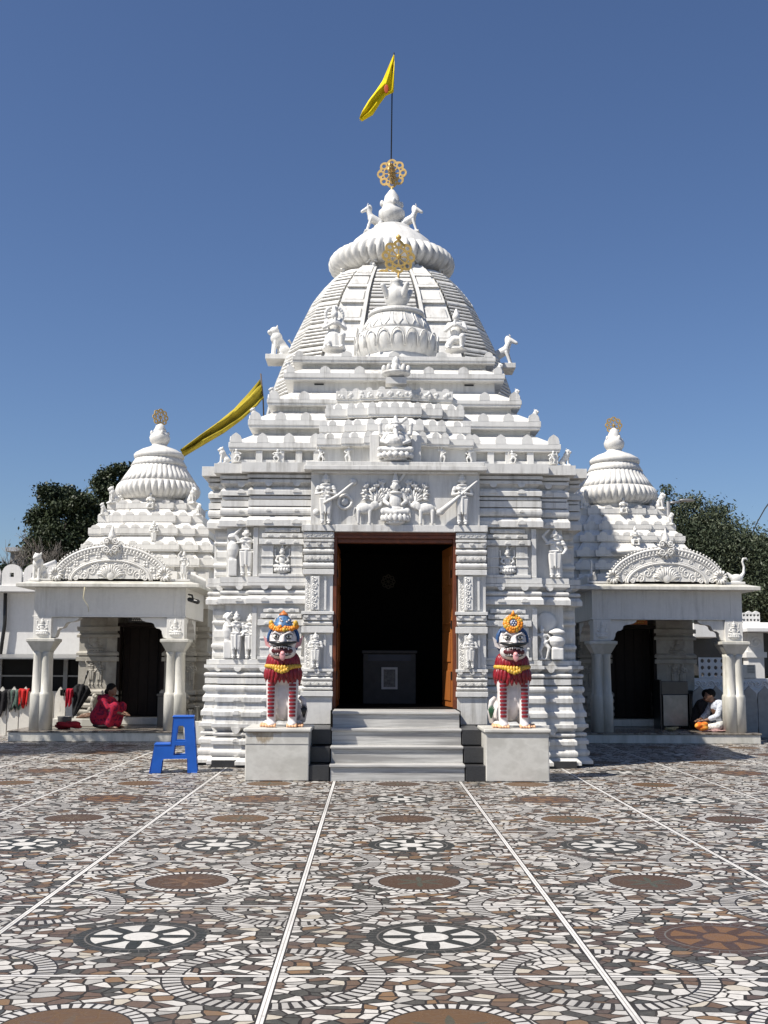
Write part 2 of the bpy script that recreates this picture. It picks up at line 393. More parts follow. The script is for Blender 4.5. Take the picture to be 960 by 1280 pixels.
# ------------------------------------------------------------------ architecture helpers
def stepped(steps):
    """steps: [(half x, front depth)] from the middle outwards -> counter-clockwise polygon, symmetric in x and y"""
    q = []
    for i, (hx, d) in enumerate(steps):
        q.append((hx, -d))
        if i+1 < len(steps): q.append((hx, -steps[i+1][1]))
    right = q+[(x, -y) for x, y in reversed(q)]
    return right+[(-x, -y) for x, y in right]
def offset(plan, d):
    n = len(plan); out = []
    for i in range(n):
        p, c, q = plan[i-1], plan[i], plan[(i+1) % n]
        e1 = (c[0]-p[0], c[1]-p[1]); e2 = (q[0]-c[0], q[1]-c[1])
        l1 = math.hypot(*e1) or 1; l2 = math.hypot(*e2) or 1
        n1 = (e1[1]/l1, -e1[0]/l1); n2 = (e2[1]/l2, -e2[0]/l2)
        out.append((c[0]+d*(n1[0]+n2[0]), c[1]+d*(n1[1]+n2[1])))
    return out
def moulded(mb, plan, prof, c):
    mb.loft([[(c[0]+x, c[1]+y, z) for x, y in offset(plan, d)] for z, d in prof])
def band(z0, z1, d, kind, rec=None, r0=None, r1=None):
    b = band_(z0, z1, d, kind, rec)
    if r0 is not None: b[0] = (b[0][0], min(b[0][1], max(d-r0, 0)))
    if r1 is not None: b[-1] = (b[-1][0], min(b[-1][1], max(d-r1, 0)))
    return b
def band_(z0, z1, d, kind, rec=None):
    h = z1-z0
    if rec is None: rec = max(d-.034, 0)
    if kind == 'torus':
        return [(z0, rec)]+[(z0+h*(.5-.5*math.cos(PI*k/6)), d-.03+.03*math.sin(PI*k/6)) for k in range(7)]+[(z1, rec)]
    if kind == 'flat': return [(z0, rec), (z0, d), (z1, d), (z1, rec)]
    if kind == 'slope': return [(z0, rec), (z0, d), (z0+h*.6, d), (z1, max(d-.034, rec)), (z1, rec)]
    if kind == 'hang': return [(z0, rec), (z0+h*.45, d-.03), (z0+h*.55, d), (z1, d), (z1, rec)]
    return [(z0, d), (z1, d)]
def fronts(plan):
    out = []
    for i in range(len(plan)):
        a, b = plan[i], plan[(i+1) % len(plan)]
        if abs(a[1]-b[1]) < 1e-6 and b[0] > a[0]: out.append((a[0], b[0], a[1]))
    return out
def half_disc(x, z, r, up=True, n=8, tip=0):
    pts = [(x-r, z), (x+r, z)]
    for k in range(1, n):
        a = PI*k/n; e = r*math.sin(a)+(tip*math.sin(a)**6); pts.append((x+r*math.cos(a), z+(e if up else -e)))
    return pts
def bumps(mb, plan, c, z, d, r, step, up=True, skip=None, thick=.022, tip=0):
    for x0, x1, y in fronts(plan):
        L = x1-x0
        if y > 0 or L < .12: continue
        k = max(1, int(round(L/step)))
        for i in range(k):
            x = c[0]+x0+L*(i+.5)/k
            if skip and skip[0] < x < skip[1]: continue
            yf = c[1]+y-d; mb.prism(half_disc(x, z, r, up, tip=tip), yf-thick*.6, yf+.05)
def antefix(mb, x, z, w, h, y, t=.05, flat=False):
    s = w/2
    mb.prism([(x-s, z), (x+s, z), (x+s, z+h*.45), (x+s*.75, z+h*.72), (x+s*.3, z+h*.9), (x, z+h), (x-s*.3, z+h*.9), (x-s*.75, z+h*.72), (x-s, z+h*.45)], y, y+t)
def scroll(mb, cx, cz, y, r, s=1, rad=.012, turns=1.6, a0=0):
    pts = []; n = 16
    for k in range(n):
        t = k/(n-1); a = a0+s*2*PI*turns*t; rr = r*(1-.82*t); pts.append((cx+rr*math.cos(a), y, cz+rr*math.sin(a)))
    mb.tube(pts, rad, 6)
def scroll_strip(mb, x0, x1, z0, z1, y, rad=.011):
    w = x1-x0; cx = (x0+x1)/2; n = max(2, int(round((z1-z0)/(w*.95)))); h = (z1-z0)/n
    for i in range(n):
        zc = z0+h*(i+.5); s = 1 if i % 2 else -1
        scroll(mb, cx, zc, y, w*.42, s, rad, 1.4, a0=PI/2*s); mb.ell((cx+s*w*.32, y, zc+h*.42), (w*.13, rad*1.3, w*.13))
def wheel(mb, c, r, t, lob=8, rot=0):
    out = []; n = 12*lob
    for k in range(n):
        a = 2*PI*k/n; rr = r*(1+.17*abs(math.sin(a*lob/2+PI/2))-.10); out.append((rr*math.sin(a), rr*math.cos(a)))
    holes = []
    def poly(f): return [f(k) for k in range(10)]
    for i in range(lob):
        a0 = 2*PI*(i+.5)/lob
        holes.append([(p*r*math.sin(a0+q), p*r*math.cos(a0+q)) for p, q in ((.17, -.20), (.5, -.33), (.545, -.18), (.55, 0), (.545, .18), (.5, .33), (.17, .20))])
        a1 = 2*PI*i/lob; hx, hz = .80*r*math.sin(a1), .80*r*math.cos(a1)
        holes.append([(hx+.15*r*math.sin(2*PI*k/8), hz+.15*r*math.cos(2*PI*k/8)) for k in range(8)])
        a2 = 2*PI*(i+.5)/lob; hx, hz = .69*r*math.sin(a2), .69*r*math.cos(a2)
        holes.append([(hx+.075*r*math.sin(2*PI*k/6), hz+.075*r*math.cos(2*PI*k/6)) for k in range(6)])
    M = Matrix.Translation(c) @ Matrix.Rotation(rot, 4, 'Z')
    mb.prism_holes(out, holes, -t/2, t/2, M=M)
    mb.lathe([(.01, -t), (r*.12, -t), (r*.12, t), (.01, t)], n=12, M=M @ Matrix.Rotation(PI/2, 4, 'X'))

# ================================================================== SETTING
def floor_material():
    t = NT('mosaic_floor'); P = t.geo()
    sp = t.n.new('ShaderNodeSeparateXYZ'); t.link(P, sp.inputs[0]); x, y = sp.outputs[0], sp.outputs[1]
    m = t.m; L = 1.6
    u = m('DIVIDE', m('ADD', x, .8), L); v = m('DIVIDE', m('SUBTRACT', y, 5.76), L)
    iu = m('FLOOR', u); iv = m('FLOOR', v)
    fx = m('MULTIPLY', m('SUBTRACT', m('SUBTRACT', u, iu), .5), L); fy = m('MULTIPLY', m('SUBTRACT', m('SUBTRACT', v, iv), .5), L)
    rc = m('SQRT', m('ADD', m('MULTIPLY', fx, fx), m('MULTIPLY', fy, fy)))
    ang = m('ARCTAN2', fy, fx)
    gx = m('SUBTRACT', m('ABSOLUTE', fx), L/2); gy = m('SUBTRACT', m('ABSOLUTE', fy), L/2)
    ra = m('SQRT', m('ADD', m('MULTIPLY', gx, gx), m('MULTIPLY', gy, gy)))
    sx = m('MULTIPLY', gx, m('SIGN', fx)); sy = m('MULTIPLY', gy, m('SIGN', fy)); ang2 = m('ARCTAN2', sy, sx)
    def wn(a, b, k=0):
        n = t.n.new('ShaderNodeTexWhiteNoise'); n.noise_dimensions = '3D'; c = t.n.new('ShaderNodeCombineXYZ')
        t.put(c.inputs[0], a); t.put(c.inputs[1], b); c.inputs[2].default_value = k; t.link(c.outputs[0], n.inputs[0]); return n.outputs['Value']
    # crazy paving
    wob = t.n.new('ShaderNodeTexNoise'); t.link(P, wob.inputs['Vector']); wob.inputs['Scale'].default_value = 2.0
    va = t.n.new('ShaderNodeVectorMath'); va.operation = 'MULTIPLY_ADD'; w2 = t.n.new('ShaderNodeTexNoise'); t.link(P, w2.inputs['Vector']); w2.inputs['Scale'].default_value = 4.5; w2.inputs['Detail'].default_value = 1
    t.link(w2.outputs['Color'], va.inputs[0]); va.inputs[1].default_value = (.075, .075, 0); t.link(t.scale(P, (.86, 1.12, 1)), va.inputs[2]); PW = va.outputs[0]
    def vor(feat, sc):
        n = t.n.new('ShaderNodeTexVoronoi'); n.voronoi_dimensions = '2D'; n.feature = feat; n.inputs['Scale'].default_value = sc
        t.link(PW, n.inputs['Vector']); return n
    e = vor('DISTANCE_TO_EDGE', 13.6).outputs['Distance']; cc = vor('F1', 13.6)
    rgb = t.n.new('ShaderNodeSeparateColor'); t.link(cc.outputs['Color'], rgb.inputs[0]); r1, r2, r3 = rgb.outputs
    W = (.61, .585, .54); W2 = (.40, .385, .355); W3 = (.52, .47, .38)
    chips = t.ramp(r1, [(0, W), (.19, W2), (.31, W), (.47, W3), (.51, (.10, .052, .026)), (.64, (.19, .10, .036)), (.69, (.055, .030, .022)), (.79, (.014, .019, .016)), (.92, (.028, .03, .027))], True)
    chips = t.mix(m('MULTIPLY', t.noise(t.scale(P, (18, 6, 1)), 2, 4), .35), chips, (.25, .22, .19))
    grout_c = (.017, .0145, .013)
    is_grout = m('LESS_THAN', e, m('ADD', .062, m('MULTIPLY', r2, .035)))
    col = t.mix(is_grout, chips, grout_c)
    # helper for rings of radial chips
    def radial(angle, n): 
        a = m('FRACT', m('MULTIPLY', m('ADD', angle, PI), n/(2*PI))); return a
    def between(s, a, b): return m('MULTIPLY', m('GREATER_THAN', s, a), m('LESS_THAN', s, b))
    # corner rings
    rj = m('ADD', ra, m('MULTIPLY', m('SUBTRACT', wob.outputs['Fac'], .5), .03))
    ring = between(rj, .435, .545)
    fr = radial(m('ADD', ang2, m('MULTIPLY', m('SUBTRACT', wob.outputs['Fac'], .5), .25)), 62)
    chip = m('MULTIPLY', between(fr, .18, .80), between(rj, .448, .535))
    idx = m('FLOOR', m('MULTIPLY', m('ADD', m('ADD', ang2, m('MULTIPLY', m('SUBTRACT', wob.outputs['Fac'], .5), .25)), PI), 62/(2*PI)))
    shade = t.mix(wn(idx, iu, 3), (.50, .48, .45), (.33, .315, .29))
    col = t.mix(ring, col, t.mix(chip, grout_c, shade))
    # centre medallions
    par = m('ABSOLUTE', m('MODULO', iv, 2.0))
    rnd = wn(iu, iv, 1); rnd2 = wn(iu, iv, 2)
    isb = m('MAXIMUM', m('MULTIPLY', m('GREATER_THAN', rnd, .6), m('GREATER_THAN', iv, .5)), m('MULTIPLY', m('COMPARE', iu, 1, .1), m('LESS_THAN', iv, .5)))
    star_bg = t.mix(isb, (.020, .023, .021), (.06, .034, .024))
    pet_c = t.mix(isb, (.56, .54, .50), (.15, .078, .036))
    pa = m('ABSOLUTE', m('SUBTRACT', radial(ang, 8), .5))
    # petal: widest at r=.2
    wid = m('ADD', .13, m('MULTIPLY', m('SUBTRACT', rc, .11), 1.45))
    petal = m('MULTIPLY', m('LESS_THAN', pa, wid), between(rc, .125, .268))
    dot = m('LESS_THAN', rc, .095)
    star = t.mix(m('MAXIMUM', petal, dot), star_bg, pet_c)
    fr3 = radial(ang, 40); lines = m('MULTIPLY', m('LESS_THAN', fr3, .10), m('GREATER_THAN', rc, .30))
    star = t.mix(lines, star, (.09, .085, .08))
    star = t.mix(between(rc, .293, .303), star, (.12, .11, .10))
    # brown discs with a ring of white chips
    disc_c = t.mix(m('GREATER_THAN', rnd2, .5), (.115, .064, .030), (.07, .040, .024))
    inner = t.mix(rnd, (.045, .06, .045), (.14, .075, .04))
    fpet = m('LESS_THAN', m('ABSOLUTE', m('SUBTRACT', radial(ang, 6), .5)), m('SUBTRACT', .42, m('MULTIPLY', rc, 2.2)))
    disc = t.mix(m('MULTIPLY', fpet, m('LESS_THAN', rc, .19)), disc_c, inner)
    cr = m('MULTIPLY', between(radial(ang, 40), .15, .82), between(rc, .285, .345))
    disc = t.mix(m('GREATER_THAN', rc, .275), disc, t.mix(cr, grout_c, (.52, .5, .47)))
    med = t.mix(m('GREATER_THAN', par, .5), star, disc)
    col = t.mix(m('LESS_THAN', rc, .36), col, med)
    # dividing strips
    dx = m('ABSOLUTE', gx); dy = m('ABSOLUTE', gy)
    col = t.mix(m('LESS_THAN', dy, .022), col, grout_c); col = t.mix(m('LESS_THAN', dy, .013), col, (.58, .56, .53))
    col = t.mix(m('LESS_THAN', dx, .024), col, grout_c); col = t.mix(m('LESS_THAN', dx, .0155), col, (.68, .66, .62)); col = t.mix(m('LESS_THAN', dx, .0022), col, (.3, .28, .26))
    col = t.mix(m('MULTIPLY', t.ramp(t.noise(P, 26, 5, .7), [(.52, (0, 0, 0)), (.72, (1, 1, 1))]), .35), col, (.12, .10, .085))
    dirt = t.noise(P, .55, 5, .6)
    col = t.mix(m('MULTIPLY', t.ramp(dirt, [(.42, (0, 0, 0)), (.75, (1, 1, 1))]), .42), col, (.075, .066, .058))
    t.base(col)
    t.rough(m('ADD', .36, m('ADD', m('MULTIPLY', is_grout, .3), m('MULTIPLY', r3, .22)))); t.b.inputs['Specular IOR Level'].default_value = .32
    t.bump(m('MINIMUM', m('ADD', m('MULTIPLY', e, 1.0), m('MULTIPLY', t.noise(P, 7, 3), .05)), .09), .25, .03)
    return t.mat
fl = MB(); fl.add([(-400, -60, 0), (400, -60, 0), (400, 34, 0), (-400, 34, 0)], [(0, 1, 2, 3)])
tag(fl.build('floor', floor_material(), loc=(0, 0, 0)), kind='structure')
gr = MB(); gr.add([(-1500, 34, -.02), (1500, 34, -.02), (1500, 2500, -.02), (-1500, 2500, -.02)], [(0, 1, 2, 3)])
tag(gr.build('ground', plain('dry_earth', (.22, .18, .12), .95, sc=.5), loc=(0, 34, -.02)), kind='structure')

# ================================================================== MAIN TEMPLE
HC = (0., 19.6); WY = 16.85                 # hall centre, front wall line
temple = empty('temple', (0, 19.6, 0), 'large white carved stone temple with stepped roof and ribbed tower behind, open dark doorway', 'temple')
PL = stepped([(2.08, 2.75), (2.5, 2.63), (2.72, 2.35)])
PLD = PL+[(-1.15, -2.75), (-1.15, -2.3), (-2.2, -2.3), (-2.2, .8), (2.2, .8), (2.2, -2.3), (1.15, -2.3), (1.15, -2.75)]   # with the doorway and the room
Z = lambda y: zy(y, WY-.1, 320)
def run_bands(mb, lst, zlo, zhi, plan, rec=.03):
    lst = sorted(lst, key=lambda t: -t[0]); prof = [(zlo, max(lst[0][2]-.034, 0))]
    for k, (yt, yb, d, kind) in enumerate(lst):
        lo = lst[k-1][0]-yb if k else 9; hi = yt-lst[k+1][1] if k+1 < len(lst) else 9
        prof += band(Z(yb), Z(yt), d, kind, None, .08 if lo < 3 else .034, .08 if hi < 3 else .034)
    prof.append((zhi, max(lst[-1][2]-.034, 0))); moulded(mb, plan, prof, HC)
SK = (-1.3, 1.3)
low = [(949, 956, .2, 'slope'), (938, 946, .16, 'torus'), (923, 931, .15, 'slope'), (916, 921, .13, 'torus'), (905, 915, .15, 'hang'),
       (887, 896, .13, 'slope'), (868, 878, .11, 'slope'), (857, 865, .11, 'torus'), (848, 855, .085, 'flat'), (841, 846.5, .1, 'torus'), (831, 840, .1, 'hang'), (824.5, 830.5, .07, 'flat')]
mb = MB(); mb.box(-2.95, 2.95, 17.15, 22.1, 0, .1); mb.box(-2.62, 2.62, 16.72, 17.15, 0, .1); tag(mb.build('plinth_base', GRAN, temple))
mb = MB(); run_bands(mb, low, .08, Z(824), PLD, rec=.04)
bumps(mb, PL, HC, Z(894), .13, .065, .42, True, SK); bumps(mb, PL, HC, Z(876.5), .11, .055, .42, True, SK); bumps(mb, PL, HC, Z(928), .15, .05, .42, True, SK)
bumps(mb, PL, HC, Z(909.5), .15, .075, .34, False, SK, tip=.03); bumps(mb, PL, HC, Z(942), .14, .05, .34, False, SK); bumps(mb, PL, HC, Z(835), .1, .055, .34, False, SK); bumps(mb, PL, HC, Z(954), .2, .05, .42, True, SK)
mb.build('plinth', WHITE, temple, .006)
mb = MB(); moulded(mb, PLD, [(Z(824.2), 0), (Z(754.5), 0)], HC); mb.build('lower_wall', WHITE, temple)
mid = [(744, 754, .10, 'slope'), (737.5, 743, .08, 'torus'), (728, 736, .09, 'hang'), (720.5, 727.5, .08, 'flat')]
mb = MB(); run_bands(mb, mid, Z(754.4), Z(720.4), PLD); bumps(mb, PL, HC, Z(751), .10, .055, .36, True, SK); bumps(mb, PL, HC, Z(732), .09, .055, .36, False, SK)
mb.build('middle_moulding', WHITE, temple, .006)
mb = MB(); moulded(mb, PLD, [(Z(720.3), 0), (Z(657.4), 0)], HC); mb.build('upper_wall', WHITE, temple)
up = [(645, 657, .11, 'slope'), (633, 643.5, .10, 'torus'), (624.5, 632, .09, 'flat'), (619.5, 623, .075, 'flat'), (609, 618, .10, 'slope'), (599, 607.5, .10, 'hang'), (593, 597, .11, 'flat'), (579, 591, .19, 'flat')]
mb = MB(); run_bands(mb, up, Z(657.3), Z(578.5), PL, rec=.02)
bumps(mb, PL, HC, Z(654), .11, .065, .42, True, SK); bumps(mb, PL, HC, Z(615), .10, .06, .42, True, SK); bumps(mb, PL, HC, Z(603), .10, .055, .42, False, SK)
bumps(mb, PL, HC, Z(638.5), .105, .035, .42, True, SK)
mb.build('upper_moulding', WHITE, temple, .006)
# niches with small shrine relief, figures
for s in (-1, 1):
    for (yt, yb, big) in ((657, 720, True), (757, 824, True)):
        z0, z1 = Z(yb), Z(yt); h = z1-z0; mb = MB(); cx = s*1.66; y = WY
        mb.box(cx-.30, cx-.13, y-.06, y+.02, z0+.02*h, z0+.62*h); mb.box(cx+.13, cx+.30, y-.06, y+.02, z0+.02*h, z0+.62*h)
        for k in (.2, .38): mb.box(cx-.31, cx-.12, y-.072, y+.02, z0+k*h, z0+(k+.03)*h); mb.box(cx+.12, cx+.31, y-.072, y+.02, z0+k*h, z0+(k+.03)*h)
        mb.box(cx-.34, cx+.34, y-.09, y+.02, z0-.005, z0+.05*h)
        for i, (w, a, b) in enumerate(((.34, .63, .74), (.30, .77, .85), (.26, .88, .96))):
            mb.box(cx-w, cx+w, y-.1+.015*i, y+.02, z0+a*h, z0+b*h)
            for q in range(3): mb.prism(half_disc(cx+(q-1)*w*.6, z0+a*h+.02, .04), y-.115+.015*i, y)
        nic = mb.build('niche', WHITE, temple, .005)
        inst(M_SEAT, 'niche_figure', nic, (cx, y-.04, z0+.06*h), (h*.46, h*.4, h*.56))
        for side in (-1, 1):                # plain framing pilasters
            mb = MB(); xc = cx+side*.395; mb.box(xc-.035, xc+.035, y-.045, y+.02, z0, z1-.02); mb.build('wall_strip', WHITE, temple, .004)
    z0 = Z(720)+.0; h = Z(657)-z0; kx = s*2.29; ky = HC[1]-2.63
    inst(M_STAND1, 'wall_figure', temple, (kx+.09, ky-.07, z0+.01), (h*1.2, h*.75, h*.95))
    inst(M_POT, 'wall_urn', temple, (kx-.11 if s < 0 else kx+.13, ky-.03, z0+.01), (h*.62, h*.4, h*.92))
    z0 = Z(824); h = Z(757)-z0
    if s < 0:
        inst(M_PAIR, 'wall_figure', temple, (kx+.06, ky-.08, z0+.01), (h*.92, h*.75, h*.86)); inst(M_POT, 'wall_urn', temple, (kx-.16, ky-.03, z0+.01), (h*.55, h*.4, h*.9))
    else:
        inst(M_DANCE2, 'wall_figure', temple, (kx-.1, ky-.08, z0+.01), (h*.6, h*.5, h*.62)); inst(M_POT, 'wall_urn', temple, (kx+.1, ky-.08, z0+.01), (h*.8, h*.6, h*.6))
        mb = MB(); mb.lathe([(.001, 0), (.16, 0), (.16, .03), (.12, .045), (.001, .05)], M=Matrix.Translation((kx-.05, ky, z0+h*.72)) @ Matrix.Rotation(PI/2, 4, 'X')); mb.build('medallion', CARVE, temple)
    # corner recess stacks
    cxr = s*2.61; cyr = HC[1]-2.35
    for (za, zb) in ((Z(824), Z(757)), (Z(720), Z(657))):
        mb = MB(); h = zb-za
        for (u0, u1, w, dd) in ((.02, .16, .10, .03), (.2, .3, .12, .06), (.34, .62, .085, .02), (.66, .74, .115, .05), (.8, .95, .10, .04)):
            z0, z1 = za+u0*h, za+u1*h; e = (z1-z0)*.3
            mb.loft([[(cxr-w+q, cyr-dd+q, z), (cxr+w-q, cyr-dd+q, z), (cxr+w-q, cyr+.03, z), (cxr-w+q, cyr+.03, z)] for z, q in ((z0, .02), (z0+e, 0), (z1-e, 0), (z1, .02))])
        mb.build('corner_moulding', WHITE, temple, .006)

# ---- portal
PY = 16.62
Zp = lambda y: zy(y, PY, 400)
XL0, XL1, XR0, XR1 = xx(378, PY), xx(415, PY), xx(573, PY), xx(613, PY)
XL0 = -1.33; XL1 = -.90; XR0 = .90; XR1 = 1.33
for (x0, x1, s) in ((XL0, XL1, -1), (XR0, XR1, 1)):
    mb = MB(); cx = (x0+x1)/2
    zb = .62
    mb.box(x0+.02, x1-.005, PY+.05, 17.0, zb, Zp(655))
    mb.box(x0+.0, x1-.0, PY+.015, 17.0, zb, Zp(871))
    def stack(ys, j=0):
        for i, (a, b, d, kd) in enumerate(ys):
            z0, z1 = Zp(b), Zp(a)
            if kd == 't':
                rings = []
                for k, e in ((0, .025), (1, 0), (2, 0), (3, .025)):
                    zz = z0+(z1-z0)*k/3; rings.append([(x0-d, PY-d+e, zz), (x1+d*.6, PY-d+e, zz), (x1+d*.6, 16.9, zz), (x0-d, 16.9, zz)])
                mb.loft(rings)
            else: mb.box(x0-d, x1+d*.6, PY-d, 16.9, z0, z1)
    stack([(656, 664, .035, 'b'), (665, 672, .01, 'b'), (674, 677, .015, 'b'), (678, 684, .005, 'b'), (686, 692, .015, 't'), (694, 701, .0, 'b'), (703, 710, .015, 't'), (711.5, 718, .015, 'b')])
    stack([(764, 768, .025, 'b'), (769, 775, .005, 'b'), (776.5, 781, .0, 't'), (783, 791, .02, 'b')])
    stack([(836, 839.5, .02, 'b'), (840.5, 845, .0, 'b'), (846, 851, .01, 't'), (852, 857, .0, 'b'), (858.5, 862.5, .01, 't'), (864, 870.5, .02, 'b')])
    for yb in (681, 772, 842.5): 
        for q in (-1, 0, 1): mb.prism(half_disc(cx+q*.17, Zp(yb-2.5), .035, False), PY-.03, PY)
    pil = mb.build('pilaster', WHITE, temple, .005)
    mb = MB()
    for (ya, yb) in ((720, 762), (793, 835)):
        z0, z1 = Zp(yb), Zp(ya)
        xa = cx-.1; mb.box(xa-.015, xa+.115, PY-.005, PY+.06, z0, z1)
        scroll_strip(mb, xa, xa+.10, z0+.01, z1-.01, PY-.005); scroll_strip(mb, x0+.03, x0+.115, z0+.01, z1-.03, PY+.05, .009)
        mb.box(x1-.13, x1-.1, PY+.02, PY+.06, z0, z1)
    for (ya, yb) in ((664.5, 671.5), (694, 701), (852, 857)):
        zc = (Zp(ya)+Zp(yb))/2
        for q in range(7): scroll(mb, x0+.04+q*(x1-x0-.08)/6, zc, PY-.012, .026, 1 if q % 2 else -1, .006, 1.2)
    mb.build('scrollwork', CARVE, pil)
    h = Zp(791)-Zp(835)
    inst(M_STAND0, 'pilaster_figure', pil, (cx-.03, PY-.04, Zp(834)), (h*1.15, h*.6, h*.95))
mb = MB(); mb.box(XL1+.022, XR0-.022, PY-.03, 17.0, Zp(664.5), Zp(655.6)); mb.box(-1.24, 1.24, PY+.02, 17.0, Zp(655.4), Zp(589)); frz = mb.build('frieze_panel', WHITE, temple, .006)
mb = MB(); mb.box(-1.34, 1.34, PY-.13, 17.0, Zp(588.8), Zp(583)); mb.box(-1.31, 1.31, PY-.10, 17.0, Zp(582.8), Zp(578)); mb.box(-1.22, 1.22, PY-.05, 17.0, Zp(592), Zp(589)); mb.build('portal_cornice', WHITE, temple, .008)
FY = PY+.02; h = Zp(592)-Zp(655)
inst(M_SEAT, 'frieze_goddess', frz, (0, FY-.04, Zp(655)), (h*.80, h*.5, h*1.0))
inst(M_ELE, 'frieze_elephant', frz, (-.45, FY-.02, Zp(655)), (h*.52, h*.36, h*.56))
o = inst(M_ELE, 'frieze_elephant', frz, (.45, FY-.02, Zp(655)), (-h*.52, h*.36, h*.56))
inst(M_STAND0, 'frieze_musician', frz, (-1.02, FY-.05, Zp(655)), (h*1.12, h*.75, h*.98))
inst(M_STAND0, 'frieze_musician', frz, (.98, FY-.05, Zp(655)), (h*1.12, h*.75, h*.98))
mb = MB()
a = Vector((.66, FY-.1, Zp(640))); b = Vector((1.2, FY-.08, Zp(601))); mb.tube([a, a.lerp(b, .3), a.lerp(b, .6), b], [.045, .032, .02, .018]); mb.ell(tuple(a), (.06, .04, .05))
a = Vector((-1.05, FY-.1, Zp(630))); b = Vector((-.62, FY-.06, Zp(604))); mb.tube([a, a.lerp(b, .5)+Vector((0, 0, -.03)), b], [.02, .022, .022]); mb.ell((-.62, FY-.03, Zp(602)), (.06, .04, .055)); mb.tube([(-.74+.1*math.cos(q), FY-.02, Zp(627)+.1*math.sin(q)) for q in np.linspace(0, 2*PI, 17)], .022, 8); mb.ell((-.74, FY-.0, Zp(627)), (.06, .03, .06)); mb.ell((-1.16, FY-.0, Zp(640)), (.05, .03, .05))
for s in (-1, 1):
    for k in range(9):
        aa = R(20+k*17); r0 = .16+.05*(k % 3); base = Vector((s*.27, FY-.02, Zp(627)))
        tip = base+Vector((s*math.cos(aa)*r0*.9, -.01, math.sin(aa)*r0)); mb.tube([base, (base+tip)/2, tip], [.015, .022, .012], 6); 
        for q in (-.7, 0, .7): mb.tube([tip, tip+Vector((s*math.cos(aa+q)*.045, -.02, math.sin(aa+q)*.045)), tip+Vector((s*math.cos(aa+q)*.09, -.0, math.sin(aa+q)*.09))], [.008, .024, .004], 6)
    mb.tube([(s*.3, FY-.02, Zp(636)), (s*.29, FY-.03, Zp(620))], .02)
mb.build('frieze_foliage', CARVE, frz)
# door surround and the room, lined near-black to stand for its shade
dt = Zp(668); fz = .84
mb = MB(); mb.box(-.898, -.85, PY+.05, PY+.26, fz, dt); mb.box(.85, .898, PY+.05, PY+.26, fz, dt); mb.box(-.849, .849, PY+.05, PY+.26, dt-.05, dt); mb.box(-.849, .849, PY+.10, PY+.26, dt-.11, dt-.052); mb.box(-.897, .897, PY+.045, PY+.25, dt+.002, Zp(664.6))
mb.build('door_frame', plain('shaded_frame_wood', (.13, .035, .012), .45, var=.3, sc=14), temple, .006)  # red-brown wood darkened, shade under the lintel put into its colour
for s, xe in ((-1, -.85), (1, .775)):        # the two open leaves, folded back into the passage
    xs = s*.872; y0, y1 = 16.99, 17.78; ang = math.atan2(xe-xs, y1-y0); L = math.hypot(xe-xs, y1-y0)
    M = Matrix.Translation((xs, y0, 0)) @ Matrix.Rotation(-ang, 4, 'Z'); mb = MB(); mb.box(-.02, .02, 0, L, fz+.01, dt-.12, M=M)
    lf = mb.build('door_leaf', WOOD, temple, .004)
    mb = MB()
    for k in range(4): z0 = fz+.1+k*.57; mb.box(-s*.034 if s > 0 else .02, -.021 if s > 0 else .034, .1, L-.1, z0, z0+.44, M=M)
    mb.build('leaf_panel', WOOD, lf, .006)
    mb = MB()
    for z in (1.25, 2.0, 2.75): mb.box(-.03 if s > 0 else .021, -.021 if s > 0 else .03, .0, .07, z, z+.12, M=M)
    mb.build('hinge', LBLACK, lf)

mb = MB(); mb.box(-1.98, 1.98, 17.51, 20.1, .10, fz); mb.box(-.897, .897, 15.985, 17.51, .3, fz-.002); mb.build('inner_floor', ROOMSHADE, temple)
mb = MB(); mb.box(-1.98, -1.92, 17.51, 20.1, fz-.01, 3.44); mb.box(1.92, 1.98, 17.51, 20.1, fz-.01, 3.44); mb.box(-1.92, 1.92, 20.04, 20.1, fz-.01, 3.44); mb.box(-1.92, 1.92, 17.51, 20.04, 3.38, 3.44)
mb.box(-1.92, -.9, 17.51, 17.57, fz, 3.38); mb.box(.9, 1.92, 17.51, 17.57, fz, 3.38); mb.build('inner_wall', ROOMSHADE, temple)
mb = MB(); mb.box(-.93, -.9, 16.97, 17.51, fz, 3.38); mb.box(.9, .93, 16.97, 17.51, fz, 3.38); mb.box(-.9, .9, 16.97, 17.51, 3.36, 3.39); mb.build('passage_lining', ROOMSHADE, temple)
mb = MB(); wheel(mb, (-.05, 19.98, zy(727, 19.98)), .12, .02); mb.build('inner_emblem', plain('dimmed_brass', (.06, .05, .03), .6), temple)  # gold emblem, its colour darkened to look dim in the room

